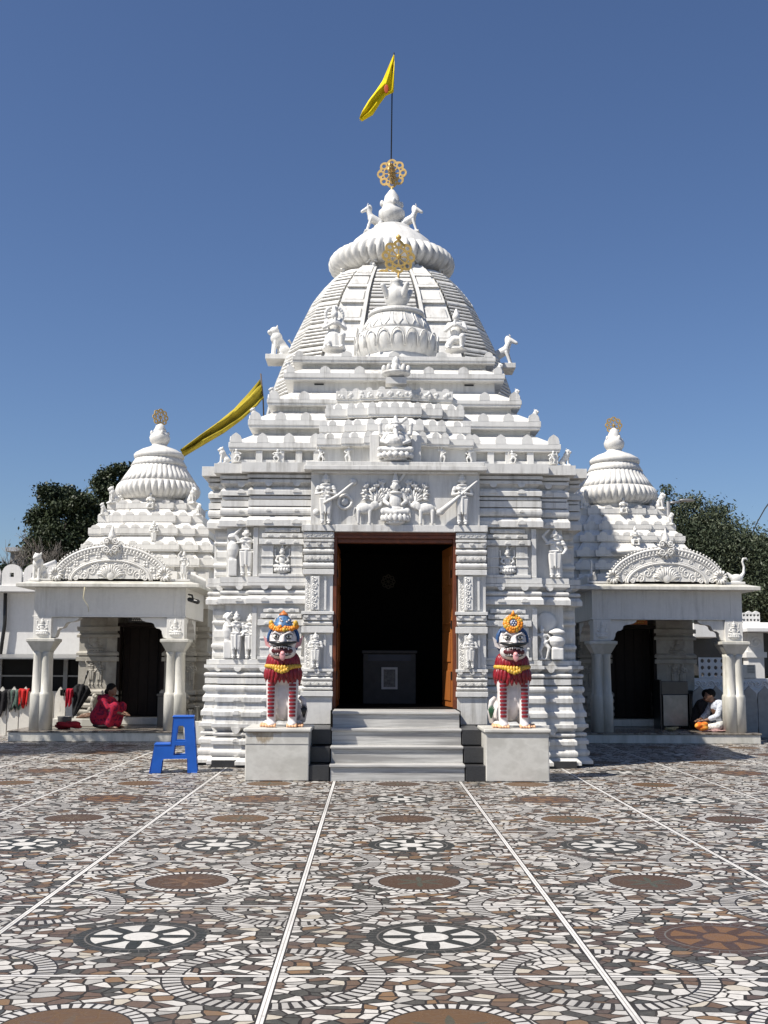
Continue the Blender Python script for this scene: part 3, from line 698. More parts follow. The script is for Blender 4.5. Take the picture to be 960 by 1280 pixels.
# ---- stepped hall roof
TI = [  # hw, front y, lip top, lip bottom, recess bottom (sighted rows), antefix rows
    (2.50, 17.00, 553.5, 563, 578.5, 543, 13), (2.24, 17.25, 525, 535, 543, 516, 12), (1.98, 17.50, 499, 507, 515, 489.5, 9),
    (1.75, 17.75, 466, 475, 490.5, 457, 7), (1.63, 17.98, 445, 453, 460.5, 438.5, 5)]
for i, (hw, fy, yt, yb, yr, ya, na) in enumerate(TI):
    q = lambda y: zy(y, fy, 400)
    dep = HC[1]-fy; pl = stepped([(hw, dep)])
    nxt = TI[i+1] if i+1 < len(TI) else None
    ztop = zy(nxt[4], nxt[1]+.14, 400) if nxt else q(yt)+.10
    z_rec = q(yr) if i == 0 else zy(yr, fy+.14, 400)
    mb = MB()
    setb = (nxt[1]-fy+.12) if nxt else .5
    moulded(mb, pl, [(z_rec-.05, -.14), (q(yb)-.004, -.14), (q(yb), 0), (q(yb)+.035, 0), (q(yb)+.04, .012), (q(yt), .012), (q(yt), -.05), (q(yt)+.01, -.055), (max(ztop, q(yt)+.02), -setb), (max(ztop, q(yt)+.02)+.02, -setb-.05)], HC)
    tier = mb.build('roof_tier', WHITE, temple, .006)
    mb = MB(); h = (q(ya)-q(yt))*(1.12 if i < 3 else 1); w = .165 if i < 3 else .13
    for k in range(na):
        x = -hw+.1+(2*hw-.2)*k/(na-1)
        if i < 3 and abs(x) < 1.12: continue
        if i == 0 or k in (0, na-1): antefix(mb, x, q(yt)-.003, w, h*1.05, fy-.014, .04)
        else: antefix(mb, x, q(yt)-.003, w*(1.3 if i > 2 else 1), h*1.0, fy-.014, .04)
    for s in (-1, 1):
        for k in range(6):
            yy = fy+.25+k*(2*dep-.5)/5
            mb.prism([(-.07, 0), (.07, 0), (.07, h*.5), (0, h), (-.07, h*.5)], -.02, .02, M=Matrix.Translation((s*(hw), yy, q(yt)-.005)) @ Matrix.Rotation(PI/2, 4, 'Z'))
    mb.build('antefix_row', WHITE, tier)
    if i == 0:
        mb = MB()                           # recessed frames between the dancers
        z0, z1 = q(yr)+.0, q(yb)
        for x in (-2.42, -2.05, -1.72, -1.45, -1.18, 1.18, 1.45, 1.72, 2.05, 2.42):
            mb.box(x-.05, x+.05, fy+.02, fy+.16, z0, z1-.003)
        mb.box(-2.45, -1.1, fy+.05, fy+.16, z0, z0+.05); mb.box(1.1, 2.45, fy+.05, fy+.16, z0, z0+.05)
        mb.build('panel_frame', WHITE, tier, .004)
        for j, x in enumerate((-2.38, -1.78, 1.78, 2.38)):
            inst(M_DANCE if j % 2 else M_DANCE2, 'dancer_figure', tier, (x, fy-.0, z0+.01), (.27, .18, (z1-z0)*1.0))
    if i == 3:
        mb = MB()
        for x in (-1.2, 1.2): mb.box(x-.075, x+.075, fy+.125, fy+.18, z_rec+.12, q(yb)-.025)
        mb.build('vent_hole', LBLACK, tier)
    if i in (1, 2, 3):
        for s in (-1, 1): inst(M_LION, 'corner_lion', tier, (s*(hw-.06), fy+.2, q(yt)+.01), .22, s*R(55))
    else:
        if i == 0:
            for s in (-1, 1): inst(M_LION, 'corner_lion', tier, (s*(hw+.10), fy+.1, z_rec), .25, s*R(70))
# middle projection of the roof: four rows, each stepping forward twice
RO = [(16.72, 545, 556, 578.3, [(1.17, .16), (.80, .08), (.46, 0)], 11), (16.88, 529, 540.5, 548, [(1.14, .16), (.76, .08), (.42, 0)], 9), (17.08, 508, 520, 527, [(1.06, .16), (.72, .08), (.40, 0)], 9), (17.32, 486, 499, 505, [(.90, .14), (.54, .07), (.25, 0)], 0)]
for i, (fy, yt, yb, yr, st, na) in enumerate(RO):
    q = lambda y: zy(y, fy, 400)
    mb = MB(); pts = []
    poly = [(-st[0][0], 1.0)]
    for hx, d in st: poly += [(-hx, d), ]
    pl = [(st[0][0], 1.2), (-st[0][0], 1.2)]
    for k, (hx, d) in enumerate(st):
        if k: pl.append((-hx, st[k-1][1]))
        pl.append((-hx, d))
    for k in range(len(st)-1, -1, -1):
        hx, d = st[k]; pl.append((hx, d))
        if k: pl.append((hx, st[k-1][1]))
    prof = [(q(yr)-.03, -.1), (q(yb)-.005, -.1), (q(yb), 0), (q(yb)+.03, 0), (q(yb)+.035, .012), (q(yt)-(0 if na else .0), .012)]
    prof += [(q(yt), -.04), (q(yt)+.12, -.16)] if na else [(q(yt), -.02)]
    moulded(mb, pl, prof, (0, fy)); proj = mb.build('roof_projection', WHITE, temple, .005)
    mb = MB(); h = .072
    if na:
        for k, (hx, d) in enumerate(st):
            xs = [(hx-.056)] + ([hx-.195] if k+1 < len(st) else [.16])
            for x in xs:
                for s in (-1, 1): antefix(mb, s*x, q(yt)-.003, .11, h*1.15, fy+d-.014, .04)
            if k+1 == len(st): antefix(mb, 0, q(yt)-.003, .13, h*1.15, fy+d-.014, .04)
    else:
        for k in range(12):
            x = -.82+k*1.64/11; d = [dd for hx, dd in st if abs(x) < hx][-1]
            for _ in range(4): mb.ell((x+random.uniform(-.04, .04), fy+d-.012, q(yb)+random.uniform(.05, .12)), (.03, .014, .03), 8, 5)
        for k in range(9): antefix(mb, -.8+k*.2, q(yt)-.003, .1, .05, fy+[dd for hx, dd in st if abs(-.8+k*.2) < hx][-1]-.01, .03)
    mb.build('antefix_row' if na else 'carved_frieze', WHITE, proj)
    if i == 0:
        for j, x in enumerate((-1.12, -.70, .70, 1.12)):
            d = .16 if abs(x) > .8 else .08
            inst(M_DANCE if j % 2 else M_DANCE2, 'dancer_figure', proj, (x, fy+d+.04, q(578)), (.25, .18, .29))
        mb = MB(); mb.box(-.24, .24, fy-.1, fy+.3, q(577.5), q(575)); 
        for s in (-1, 1): mb.box(s*.31-.07, s*.31+.07, fy-.02, fy+.2, q(577), q(543))
        mb.build('figure_niche', WHITE, temple, .005)
gz = zy(576, 16.6); inst(M_GAN, 'seated_idol', temple, (0, 16.62, gz), (.74, .62, .66))
mb = MB(); yz = 17.42; z0 = zy(474, yz)
mb.lathe([(.05, 0), (.12, .02), (.22, .07), (.23, .10), (.12, .16), (.06, .25), (.07, .27), (.04, .34), (.005, .37)], (0.02, yz, z0), 24, 12)
for a in range(5): 
    t = R(-160+35*a+0); mb.ell((.02+.2*math.cos(t), yz+.2*math.sin(t), z0+.14), (.04, .03, .07))
mb.box(-.14, .18, yz-.14, yz+.1, z0-.1, z0); mb.build('lotus_finial', WHITE, temple)

# ---- bell of the hall
BC = (.07, 19.45); qb = lambda y: zy(y, 18.80+.5*max(0, min(1, (405-y)/50)), 490)
mb = MB(); mb.lathe([(.66, qb(470)), (.66, qb(446)), (.62, qb(436))], (BC[0], BC[1], 0), 40); mb.build('bell_drum', WHITE, temple)
mb = MB(); mb.lathe([(.60, qb(440)), (.66, qb(436), .03), (.715, qb(428), .06), (.73, qb(420), .07), (.70, qb(411), .05), (.64, qb(407)), (.60, qb(406.5))], (*BC, 0), 108, 18)
for k in range(18):                          # pointed lotus petals
    a = 2*PI*(k+.5)/18; rad = Vector((math.cos(a), math.sin(a), 0)); tan = Vector((-rad.y, rad.x, 0)); c0 = Vector((*BC, 0))
    pts = []
    for j in range(9):
        t = PI*j/8; pts.append(c0+rad*(.715+.02*math.sin(t))+tan*(.115*math.cos(t))+Vector((0, 0, qb(432)+(qb(410)-qb(432))*math.sin(t)**.7)))
    mb.tube(pts, .014, 6)
mb.build('bell_lotus', WHITE, temple)
mb = MB(); mb.lathe([(.62, qb(407)), (.60, qb(402), .02), (.54, qb(394), .03), (.47, qb(388.5)), (.45, qb(387.5)), (.49, qb(387)), (.50, qb(385)), (.47, qb(382.5)), (.30, qb(380)), (.16, qb(378.5)), (.13, qb(376)), (.12, qb(375))], (*BC, 0), 96, 16)
for k in range(16):
    a = 2*PI*k/16; rad = Vector((math.cos(a), math.sin(a), 0)); tan = Vector((-rad.y, rad.x, 0)); c0 = Vector((*BC, 0))
    for sg in (-1, 1): mb.tube([c0+rad*.485+tan*sg*.07+Vector((0, 0, qb(389.5))), c0+rad*.57+tan*sg*.085+Vector((0, 0, qb(398))), c0+rad*.61+tan*sg*.03+Vector((0, 0, qb(403.5)))], .011, 6)
mb.build('bell', WHITE, temple)
mb = MB(); mb.lathe([(.10, qb(377)), (.14, qb(375.5)), (.215, qb(370)), (.225, qb(364)), (.19, qb(358.5)), (.10, qb(355)), (.12, qb(353)), (.10, qb(350)), (.12, qb(348.5)), (.06, qb(346)), (.02, qb(343))], (*BC, 0), 28)
for k in range(4):
    a = R(35+90*k); mb.caps((BC[0]+.2*math.cos(a), BC[1]+.2*math.sin(a), qb(366)), (BC[0]+.3*math.cos(a), BC[1]+.3*math.sin(a), qb(357)), .06, .045)
mb.build('kalasha_pot', WHITE, temple)
mb = MB(); wheel(mb, (BC[0]+.03, BC[1], qb(317)), .285, .03, rot=R(12)); mb.tube([(BC[0]+.03, BC[1], qb(345)), (BC[0]+.03, BC[1], qb(337))], .02); mb.lathe([(.02, 0), (.05, .03), (.05, .06), (.01, .1)], (BC[0]+.03, BC[1], qb(296)), 10); mb.build('finial_wheel', GOLD, temple)

# statues beside the bell
inst(M_HALO, 'guardian_figure', temple, (-.98, 18.3, zy(438.5, 18.3)), .72, R(8)); inst(M_KNEEL, 'guardian_figure', temple, (1.03, 18.3, zy(439, 18.3)), .70, R(-12))

# ---- ribbed tower behind
TC = (.04, 23.2); qt = lambda y: zy(y, 23.2, 490)
PRF = [(0, 2.62), (4.6, 2.62), (6.2, 2.42), (6.7, 2.33), (7.1, 2.21), (7.55, 2.06), (7.9, 1.92), (8.3, 1.75), (8.65, 1.60), (8.95, 1.41), (9.2, 1.22), (9.36, 1.08), (9.5, .98)]
def hwz(z):
    for (a, ra), (b, rb) in zip(PRF, PRF[1:]):
        if z <= b: return ra+(rb-ra)*(z-a)/(b-a)
    return PRF[-1][1]
zs = list(np.linspace(5.2, 9.36, 26))
mb = MB(); rings = []
core = [(.93, -.93), (.93, .93), (-.93, .93), (-.93, -.93)]
def chf(k, w): return w
def ringp(poly, z, s): return [(TC[0]+x*s, TC[1]+y*s, z) for x, y in poly]
octo = [(.62, -.96), (.80, -.90), (.90, -.80), (.96, -.62), (.96, .62), (.90, .80), (.80, .90), (.62, .96), (-.62, .96), (-.80, .90), (-.90, .80), (-.96, .62), (-.96, -.62), (-.90, -.80), (-.80, -.90), (-.62, -.96)]
mb.loft([ringp(octo, 0, 2.5), ringp(octo, 5.19, 2.55)]+[ringp(octo, z, hwz(z)*.97) for z in zs]); mb.build('tower_wall', WHITE, temple)
def paga(x0, x1, y, grooved, name, side=0, y2=None):
    mb = MB(); rings = []
    poly = [(x0, y), (x1, y), (x1, -.7), (x0, -.7)] if y2 is None else [(x0, y), (x1, y2), (x1-.2*(1 if x1 > 0 else 0), -.6), (x0+.2*(0 if x1 > 0 else 1), -.6)]
    M = Matrix.Translation((TC[0], TC[1], 0)) @ Matrix.Rotation(side*PI/2, 4, 'Z')
    def rp(z, s): return [tuple(M @ Vector((px*s, py*s, z))) for px, py in poly]
    if not grooved: rings = [rp(z, hwz(z)) for z in np.linspace(5.3, 9.36, 34)]; mb.loft(rings)
    else:
        z = 5.3
        k = 0
        while z < 9.27:
            h = (.078 if k % 6 else .13)
            s0 = hwz(z); s1 = hwz(z+h*.68)
            mb.loft([rp(z, s0*.992), rp(z+h*.2, hwz(z+h*.2)), rp(z+h*.5, hwz(z+h*.5)), rp(z+h*.68, s1*.985)]); mb.loft([rp(z+h*.66, s1*.955), rp(z+h*1.03, hwz(z+h)*.955)]); z += h; k += 1
    mb.build(name, WHITE, temple, .0)
for side in range(4):
    paga(-.26, .26, -1.05, True, 'tower_rib', side)
    for s in (-1, 1):
        a, b = sorted((s*.32, s*.60)); paga(a, b, -1.0, False, 'tower_band', side)
        a, b = sorted((s*.29, s*.33)); paga(a, b, -1.05, False, 'tower_edge', side)
        a, b = sorted((s*.63, s*.865))
        if s > 0: paga(a, b, -.99, True, 'tower_rib', side, -.865)
        else: paga(a, b, -.865, True, 'tower_rib', side, -.99)
# panels on the plain bands of the front
for s in (-1, 1):
    mb = MB()
    for k, z in enumerate((7.55, 8.0, 8.42, 8.8, 9.1)):
        sc = hwz(z); sc2 = hwz(z+.3)
        xa, xb = .35, .57
        for (zz0, zz1, e) in ((z, z+.06, .06), (z+.08, z+.30, .035)):
            A, B = hwz(zz0), hwz(zz1); M0 = lambda x, S, z_, e_: (TC[0]+s*x*S, TC[1]-1.0*S-e_, z_)
            w = .025 if e > .05 else 0
            mb.loft([[M0(xa-w, A, zz0, e), M0(xb+w, A, zz0, e), M0(xb+w, A, zz0, -.1), M0(xa-w, A, zz0, -.1)][::s], [M0(xa-w, B, zz1, e), M0(xb+w, B, zz1, e), M0(xb+w, B, zz1, -.1), M0(xa-w, B, zz1, -.1)][::s]])
    mb.build('tower_panel', WHITE, temple)
# lions on brackets at the tower sides and small seated figures below the ring
for s in (-1, 1):
    zb = zy(447 if s < 0 else 456, 22.6); X = xx(347, 22.6, 447) if s < 0 else xx(630, 22.6, 450)
    mb = MB(); mb.box(min(X-.2*s*-1, s*1.9) if s < 0 else 1.75, X+.2 if s > 0 else -1.85, 22.3, 22.9, zb-.12, zb-.02) if s > 0 else mb.box(X-.22, -1.85, 22.3, 22.9, zb-.12, zb-.02)
    mb.build('lion_bracket', WHITE, temple, .006)
    inst(M_LION if s < 0 else M_HORSE, 'tower_lion', temple, (X, 22.6, zb), .62, s*R(70))
for a in range(8):
    t = R(22.5+45*a); inst(M_KNEEL, 'ring_bearer', temple, (TC[0]+1.06*math.cos(t), TC[1]+1.06*math.sin(t), qt(360)), .42, t+PI/2)
mb = MB(); mb.lathe([(.98, 9.2), (.95, qt(356)), (.9, qt(345)), (.9, qt(340))], (*TC, 0), 40); mb.build('tower_neck', WHITE, temple)
mb = MB(); zc = qt(333.5); hh = (qt(319)-qt(348))/2
mb.lathe([(.85, zc-hh*.95)]+[(1.0+.33*math.cos(t), zc+hh*math.sin(t), .10) for t in np.linspace(-1.4, 1.4, 11)]+[(.9, zc+hh)], (*TC, 0), 264, 44); mb.build('ribbed_ring', WHITE, temple)
mb = MB(); mb.lathe([(1.0, qt(322)), (.97, qt(317)), (.93, qt(315)), (.84, qt(307), .03), (.70, qt(300), .03), (.56, qt(294), .02), (.42, qt(289)), (.40, qt(286)), (.3, qt(284.5)), (.2, qt(283))], (*TC, 0), 96, 20); mb.build('ring_cap', WHITE, temple)
mb = MB(); mb.lathe([(.24, qt(289)), (.18, qt(283)), (.17, qt(279.5)), (.24, qt(276)), (.28, qt(270)), (.275, qt(265)), (.22, qt(262)), (.20, qt(258)), (.22, qt(256)), (.17, qt(252)), (.15, qt(246)), (.10, qt(242)), (.05, qt(238))], (*TC, 0), 32)
for k in range(4):
    a = R(10+90*k); mb.ell((TC[0]+.21*math.cos(a), TC[1]+.21*math.sin(a), qt(255.5)), (.045, .045, .075))
mb.build('kalasha_pot', WHITE, temple)
for s in (-1, 1):
    inst(M_HORSE, 'kalasha_lion', temple, (TC[0]+s*.40, TC[1]-.12, qt(293)), (.62, .55, .6), s*R(80))
mb = MB(); wheel(mb, (TC[0], TC[1], qt(217)), .30, .03, rot=R(-10)); wheel(mb, (TC[0], TC[1], qt(217)), .22, .03, rot=R(70)); mb.tube([(TC[0], TC[1], qt(242)), (TC[0], TC[1], qt(234))], .025); mb.build('finial_wheel', GOLDD, temple)
mb = MB(); ty = TC[1]-1.05*hwz(qt(352))-.16; wheel(mb, (xx(487, ty, 352), ty, zy(351, ty)), .27, .03); mb.tube([(xx(479, ty, 352), ty, zy(385, ty)), (xx(479, ty, 352), ty, zy(348, ty))], .012); mb.build('tower_wheel', GOLD, temple)

# ================================================================== STEPS, PEDESTALS
st = empty('entrance_steps', (0, 15.2, 0), 'four grey veined marble steps leading up to the dark doorway between the lions', 'steps')
fr = [14.87, 15.14, 15.42, 15.70, 15.98]; zt = [.21, .42, .63, .84]
for k in range(4):
    mb = MB(); mb.box(-.855, .855, fr[k], fr[k+1] if k < 3 else 16.5, (zt[k-1]+.001) if k else 0.004, zt[k]-.035); mb.build('riser', STEPM, st)
    mb = MB(); mb.box(-.865, .865, fr[k]-.03, (fr[k+1] if k < 3 else 16.54)+.0, zt[k]-.034, zt[k]); mb.build('tread', STEPM, st, .008)
for s in (-1, 1):
    mb = MB()
    for k in range(3):
        a, b = sorted((s*.87, s*(1.20-.03*k))); mb.box(a, b, fr[k]-.02, 16.5, (zt[k-1] if k else 0.004)+.002, zt[k]-.012)
    mb.build('side_block', GRAN, st, .006)
PX = (-1.53, 1.53); LIONX = (-1.50, 1.52)
for i, s in enumerate((-1, 1)):
    p = empty('statue_pedestal', (PX[i], 15.2, 0), ['marble block pedestal with brown rusty stain, left of the steps', 'clean marble block pedestal without stains, right of the steps'][i], 'pedestal', 'marble pedestals flanking the steps')
    mb = MB(); mb.box(PX[i]-.405, PX[i]+.405, 14.82, 15.72, .004, .615)
    mb.build('block', PEDSTAIN if s < 0 else PEDM, p, .012)
    mb = MB(); mb.box(PX[i]-.43, PX[i]+.43, 14.79, 15.74, .617, .662); mb.build('top_slab', PEDM, p, .014, seg=3)
    if s < 0:
        mb = MB(); mb.box(PX[i]-.406, PX[i]+.406, 14.816, 14.83, .462, .468); mb.build('joint_line', plain('joint', (.2, .19, .18), .8), p)

# ================================================================== LION STATUES
def f_body(mb):
    mb.caps((0, .34, .24), (0, .05, .74), .19, .17); mb.ell((0, .10, .42), (.145, .15, .34)); mb.caps((0, .05, .7), (0, .02, .98), .17, .13)
    for s in (-1, 1):
        mb.caps((s*.135, .0, .72), (s*.14, -.045, .4), .09, .068); mb.caps((s*.14, -.045, .4), (s*.135, -.06, .06), .068, .06)
        mb.ell((s*.135, -.09, .035), (.07, .1, .04)); mb.ell((s*.145, .34, .19), (.09, .2, .17)); mb.ell((s*.2, .1, .04), (.06, .12, .045))
M_BODY = organic_mesh(f_body, .014, LWHITE, 4, 'body')
def f_paw(mb):
    for k in range(4): mb.caps((-.048+.032*k, -.04, .035), (-.052+.035*k, -.115, .018), .023, .017, 8)
M_PAW = organic_mesh(f_paw, .006, LSKIN, 2, 'paw')
def f_head(mb):
    mb.ell((0, .03, 1.13), (.195, .2, .2)); mb.ell((0, -.09, .98), (.180, .142, .12)); mb.ell((0, -.14, 1.07), (.11, .09, .05)); mb.caps((0, -.16, 1.15), (0, -.235, 1.09), .035, .045)
    for s in (-1, 1):
        mb.ell((s*.045, -.225, 1.075), (.03, .03, .025)); mb.ell((s*.105, -.12, 1.075), (.075, .07, .045)); mb.tube([(s*.02, -.17, 1.19), (s*.09, -.165, 1.225), (s*.16, -.12, 1.19)], [.012, .022, .01])
    mb.ell((0, -.16, .935), (.115, .075, .035))
M_HEAD = organic_mesh(f_head, .010, LWHITE, 3, 'head')
def feathers(mb, z0, r0, L, n, w, flare, off=0):
    for k in range(n):
        a = 2*PI*(k+off)/n; ca, sa = math.cos(a), math.sin(a); l = L*random.uniform(.88, 1.1)
        p = [(r0*ca, .05+r0*.92*sa, z0), ((r0+flare*.6)*ca, .05+(r0+flare*.6)*.92*sa, z0-l*.5), ((r0+flare)*ca, .05+(r0+flare)*.92*sa, z0-l)]
        p4 = [p[0], tuple(Vector(p[0]).lerp(Vector(p[1]), .6)), p[1], tuple(Vector(p[1]).lerp(Vector(p[2]), .65)), p[2]]
        mb.tube(p4, [w*.6, w, w*1.05, w*.75, w*.15], 8)
def lion(i):
    X = LIONX[i]; s = (1, -1)[i]            # s: inner side direction
    r = empty('lion_statue', (X, 15.17, .662), ['painted lion statue with conical blue crown and orange tip, left of the doorway', 'painted lion statue with round orange flower headdress, right of the doorway'][i], 'statue', 'painted guardian lions')
    B = Vector((X, 15.17, .662))
    def part(mb, name, mat, parent=r):
        mb.v = [(x+B.x, y+B.y, z+B.z) for x, y, z in mb.v]; return mb.build(name, mat, parent)
    inst(M_BODY, 'body', r, B)
    for sx in (-1, 1):
        inst(M_PAW, 'paw', r, B+Vector((sx*.135, -.065, .0)))
        inst(M_PAW, 'paw', r, B+Vector((sx*.215, .03, .0)))
        mb = MB()
        for k in range(10):
            z = .135+k*.049; z = z; x = sx*.1385; y = -.06 if z < .4 else -.045+.0*(z); rr = .0655+(.012 if z > .4 else .010*(z/.4))+.004
            yc = -.06+.04*min(1, max(0, (z-.06)/.34))*.4 if z < .4 else -.052+(z-.4)*.14
            ring0 = []; n = 9
            for zz in (z, z+.031):
                ring0.append([(x+rr*math.sin(R(-42+84*q/(n-1)))*(.86), yc-rr*math.cos(R(-42+84*q/(n-1)))-.003, zz) for q in range(n)]+[(x+.5*rr*math.sin(R(42-84*q/(n-1))), yc-.3*rr, zz) for q in range(n)])
            mb.loft(ring0)
        part(mb, 'leg_stripe', LRED)
        mb = MB(); mb.prism([(-.02, -.06), (.045, -.03), (.075, .1), (.03, .06), (-.02, .05)], -.02, .02, M=Matrix.Translation((sx*.185, -.0, 1.08)) @ Matrix.Scale(sx, 4, (1, 0, 0))); part(mb, 'ear', LWHITE if i else LPINK)
    mb = MB(); feathers(mb, .80, .185, .185, 24, .031, .058); feathers(mb, .79, .172, .24, 24, .033, .05, .5); mb.lathe([(.17, .62), (.19, .72), (.18, .86)], (0, .05, 0), 20); part(mb, 'mane', LRED)
    mb = MB(); feathers(mb, .955, .155, .155, 26, .026, .062); feathers(mb, .93, .16, .165, 26, .027, .065, .5); mb.lathe([(.19, .76), (.18, .95)], (0, .05, 0), 20); part(mb, 'mane', LRED)
    mb = MB()
    for k in range(40):
        a = 2*PI*k/40; dip = max(0, -math.sin(a))**6; rr = .222+.02*dip
        mb.ell((rr*math.cos(a), .05+rr*.95*math.sin(a), .785-.03*dip), (.026, .026, .028+.018*dip), 8, 6)
    for k in range(5): mb.ell(((k-2)*.035, -.2, .735-.012*(2-abs(k-2))), (.028, .02, .028), 8, 6)
    part(mb, 'garland', LYELLOW)
    H = inst(M_HEAD, 'head', r, B)
    def hp(mb, name, mat): mb.v = [(x+B.x, y+B.y, z+B.z) for x, y, z in mb.v]; return mb.build(name, mat, H)
    for sx in (-1, 1):
        mb = MB(); mb.ell((sx*.082, -.146, 1.168), (.048, .024, .032)); hp(mb, 'eye', plain('eye_white', (.72, .69, .62), .25))
        mb = MB(); mb.ell((sx*.082, -.1675, 1.168), (.016, .006, .018)); hp(mb, 'pupil', LBLACK)
        mb = MB(); mb.tube([(sx*.04, -.163, 1.17), (sx*.065, -.168, 1.2), (sx*.1, -.162, 1.2), (sx*.132, -.138, 1.174), (sx*.1, -.16, 1.138), (sx*.065, -.168, 1.137), (sx*.04, -.163, 1.17)], .006, 6); mb.tube([(sx*.03, -.17, 1.205), (sx*.085, -.172, 1.235), (sx*.15, -.13, 1.21)], [.006, .010, .004], 6); hp(mb, 'eye_outline', LBLACK)
    mb = MB(); pts = []
    for k in range(21):
        t = -1+2*k/20; pts.append((t*.178, -.258+.15*t*t, 1.082-.006*math.cos(t*PI)+.008*abs(t)**6))
    mb.tube(pts, [.008+.020*math.sin(PI*k/20)**.4 for k in range(21)], 10); hp(mb, 'moustache', LBLACK)
    mb = MB(); mb.ell((0, -.165, .982), (.142, .085, .066), 24, 12); hp(mb, 'mouth', LMOUTH)
    mb = MB()
    for k in range(9):
        x = -.112+.028*k; L = .056 if k in (1, 7) else (.03 if k in (3, 5) else .02); y = -.252+4.2*x*x
        mb.lathe([(.0125, 0), (.0105, -L*.5), (.003, -L)], (x, y, 1.038-1.4*x*x), 8)
        if k in (1, 2, 6, 7): mb.lathe([(.011, 0), (.009, L*.5), (.003, L*.9)], (x*.9, y+.006, .928+2.2*x*x), 8)
    hp(mb, 'tooth', LWHITE)
    mb = MB(); mb.caps((.01, -.2, .965), (.012, -.255, .945), .034, .03); mb.ell((.012, -.266, .915), (.038, .012, .055)); mb.ell((.012, -.258, .885), (.028, .012, .03)); hp(mb, 'tongue', LPINK)
    for sx in (-1, 1):
        mb = MB()
        for k in range(5): a = R(-35+28*k); mb.ell((sx*(.105+.02*math.cos(a)*k*.5), -.192+.02*k, 1.035+.012*k), (.008, .006, .008), 6, 4)
        hp(mb, 'whisker_dot', LBLACK)
    # lips
    mb = MB(); pts = [(.150*math.cos(a), -.235+.105*math.cos(a)**2, .984+.068*math.sin(a)) for a in np.linspace(0, 2*PI, 25)]; mb.tube(pts, .008, 6); hp(mb, 'lip', LBLACK)
    mb = MB()
    for k in range(44):                     # ropes of blue hair from the brow over the crown
        a = 2*PI*k/44
        if -.05 < math.sin(a) or True:
            front = math.sin(a) < -.35
            zlow = 1.245 if front else 1.0+.1*(math.sin(a) < 0)
            pts = []
            for q in range(6):
                z = zlow+(1.335-zlow)*q/5; e = max(.05, 1-((z-1.13)/.215)**2)**.5; pts.append((.207*e*math.cos(a), .03+.212*e*math.sin(a), z))
            mb.tube(pts, .016, 6)
    mb.ell((0, .05, 1.16), (.203, .18, .19)); hp(mb, 'hair', LBLUE)
    if i == 0:
        mb = MB()
        for k in range(60):
            a = 2*PI*k/30+(k >= 30)*.1; up = abs(math.cos(a))**3*.05; jj = random.uniform(.7, 1.3); mb.cur = int(random.random() < .35); mb.ell(((.176-.012*(k >= 30))*math.cos(a), .03+(.186-.012*(k >= 30))*math.sin(a), 1.25+.032*(k >= 30)+up*1.0+random.uniform(-.012, .012)), (.024*jj, .022*jj, .026*jj), 8, 6)
        for sx in (-1, 1): mb.ell((sx*.16, -.03, 1.345), (.034, .03, .04), 8, 6)
        mb.cur = 0; hp(mb, 'flower_garland', [LORANGE, LYELLOW])
        mb = MB(); mb.lathe([(.15, 1.27), (.14, 1.32), (.118, 1.36), (.108, 1.37), (.085, 1.41), (.06, 1.44), (.03, 1.46)], (0, .0, 0), 20, 10); hp(mb, 'crown', plain('crown_blue', (.06, .14, .27), .4, var=.5, sc=40))
        mb = MB()
        for k in range(30): 
            a = random.uniform(0, 2*PI); z = random.uniform(1.32, 1.41); rr = .143-(z-1.32)*.5; mb.ell((rr*math.cos(a), rr*math.sin(a), z), (.014, .012, .014), 6, 4)
        hp(mb, 'crown_dots', LWHITE)
        mb = MB(); mb.lathe([(.06, 1.445), (.062, 1.46), (.045, 1.475), (.02, 1.50), (.004, 1.515)], (0, 0, 0), 14); hp(mb, 'crown_tip', plain('crown_tip', (.52, .16, .04), .4))
    else:
        M = Matrix.Translation((0, -.13, 1.35)) @ Matrix.Rotation(R(-12), 4, 'X')
        mb = MB()
        for k in range(16):
            a = 2*PI*k/16; jj = random.uniform(.85, 1.2); mb.cur = int(random.random() < .35); c = M @ Vector((  .102*math.cos(a), 0, .102*math.sin(a)*.92)); mb.ell(tuple(c), (.034*jj, .03, .034*jj), 8, 6)
            c = M @ Vector((.07*math.cos(a+.2), -.02, .07*math.sin(a+.2))); mb.ell(tuple(c), (.024, .02, .024), 8, 6)
        
        mb.lathe([(.1, -.03), (.1, .02)], M=M @ Matrix.Rotation(PI/2, 4, 'X'), n=16); mb.cur = 0; hp(mb, 'flower_headdress', [LORANGE, LYELLOW])
        mb = MB(); mb.lathe([(.001, .03), (.05, .03), (.058, -.01)], M=M @ Matrix.Rotation(PI/2, 4, 'X'), n=16); hp(mb, 'headdress_centre', LBLUE)
        mb = MB()
        for k in range(6): a = 2*PI*k/6; c = M @ Vector((.032*math.cos(a), -.032, .032*math.sin(a))); mb.ell(tuple(c), (.011, .006, .011), 6, 5)
        mb.ell(tuple(M @ Vector((0, -.034, 0))), (.01, .008, .01), 6, 5); hp(mb, 'headdress_star', LWHITE)
        mb = MB(); 
        mb.lathe([(.03, 0), (.02, .04), (.002, .07)], (0, -.12, 1.455), 8)
        hp(mb, 'headdress_tip', LORANGE)
    # tail with tuft, on the side of the steps
    mb = MB(); mb.tube([(s*.18, .3, .12), (s*.26, .2, .08), (s*.29, .12, .2), (s*.27, .1, .34), (s*.22, .12, .38)], [.04, .04, .036, .034, .03], 10); part(mb, 'tail', LWHITE)
    mb = MB()
    for k in range(7):
        a = R(-60+20*k); mb.tube([(s*.28, .075, .12), (s*.28+.025*math.sin(a), .06, .2), (s*.28+.05*math.sin(a), .05, .2+.09*math.cos(a))], [.012, .014, .003], 6)
    part(mb, 'tail_tuft', LGREEN if i else LBLACK)
lion(0); lion(1)

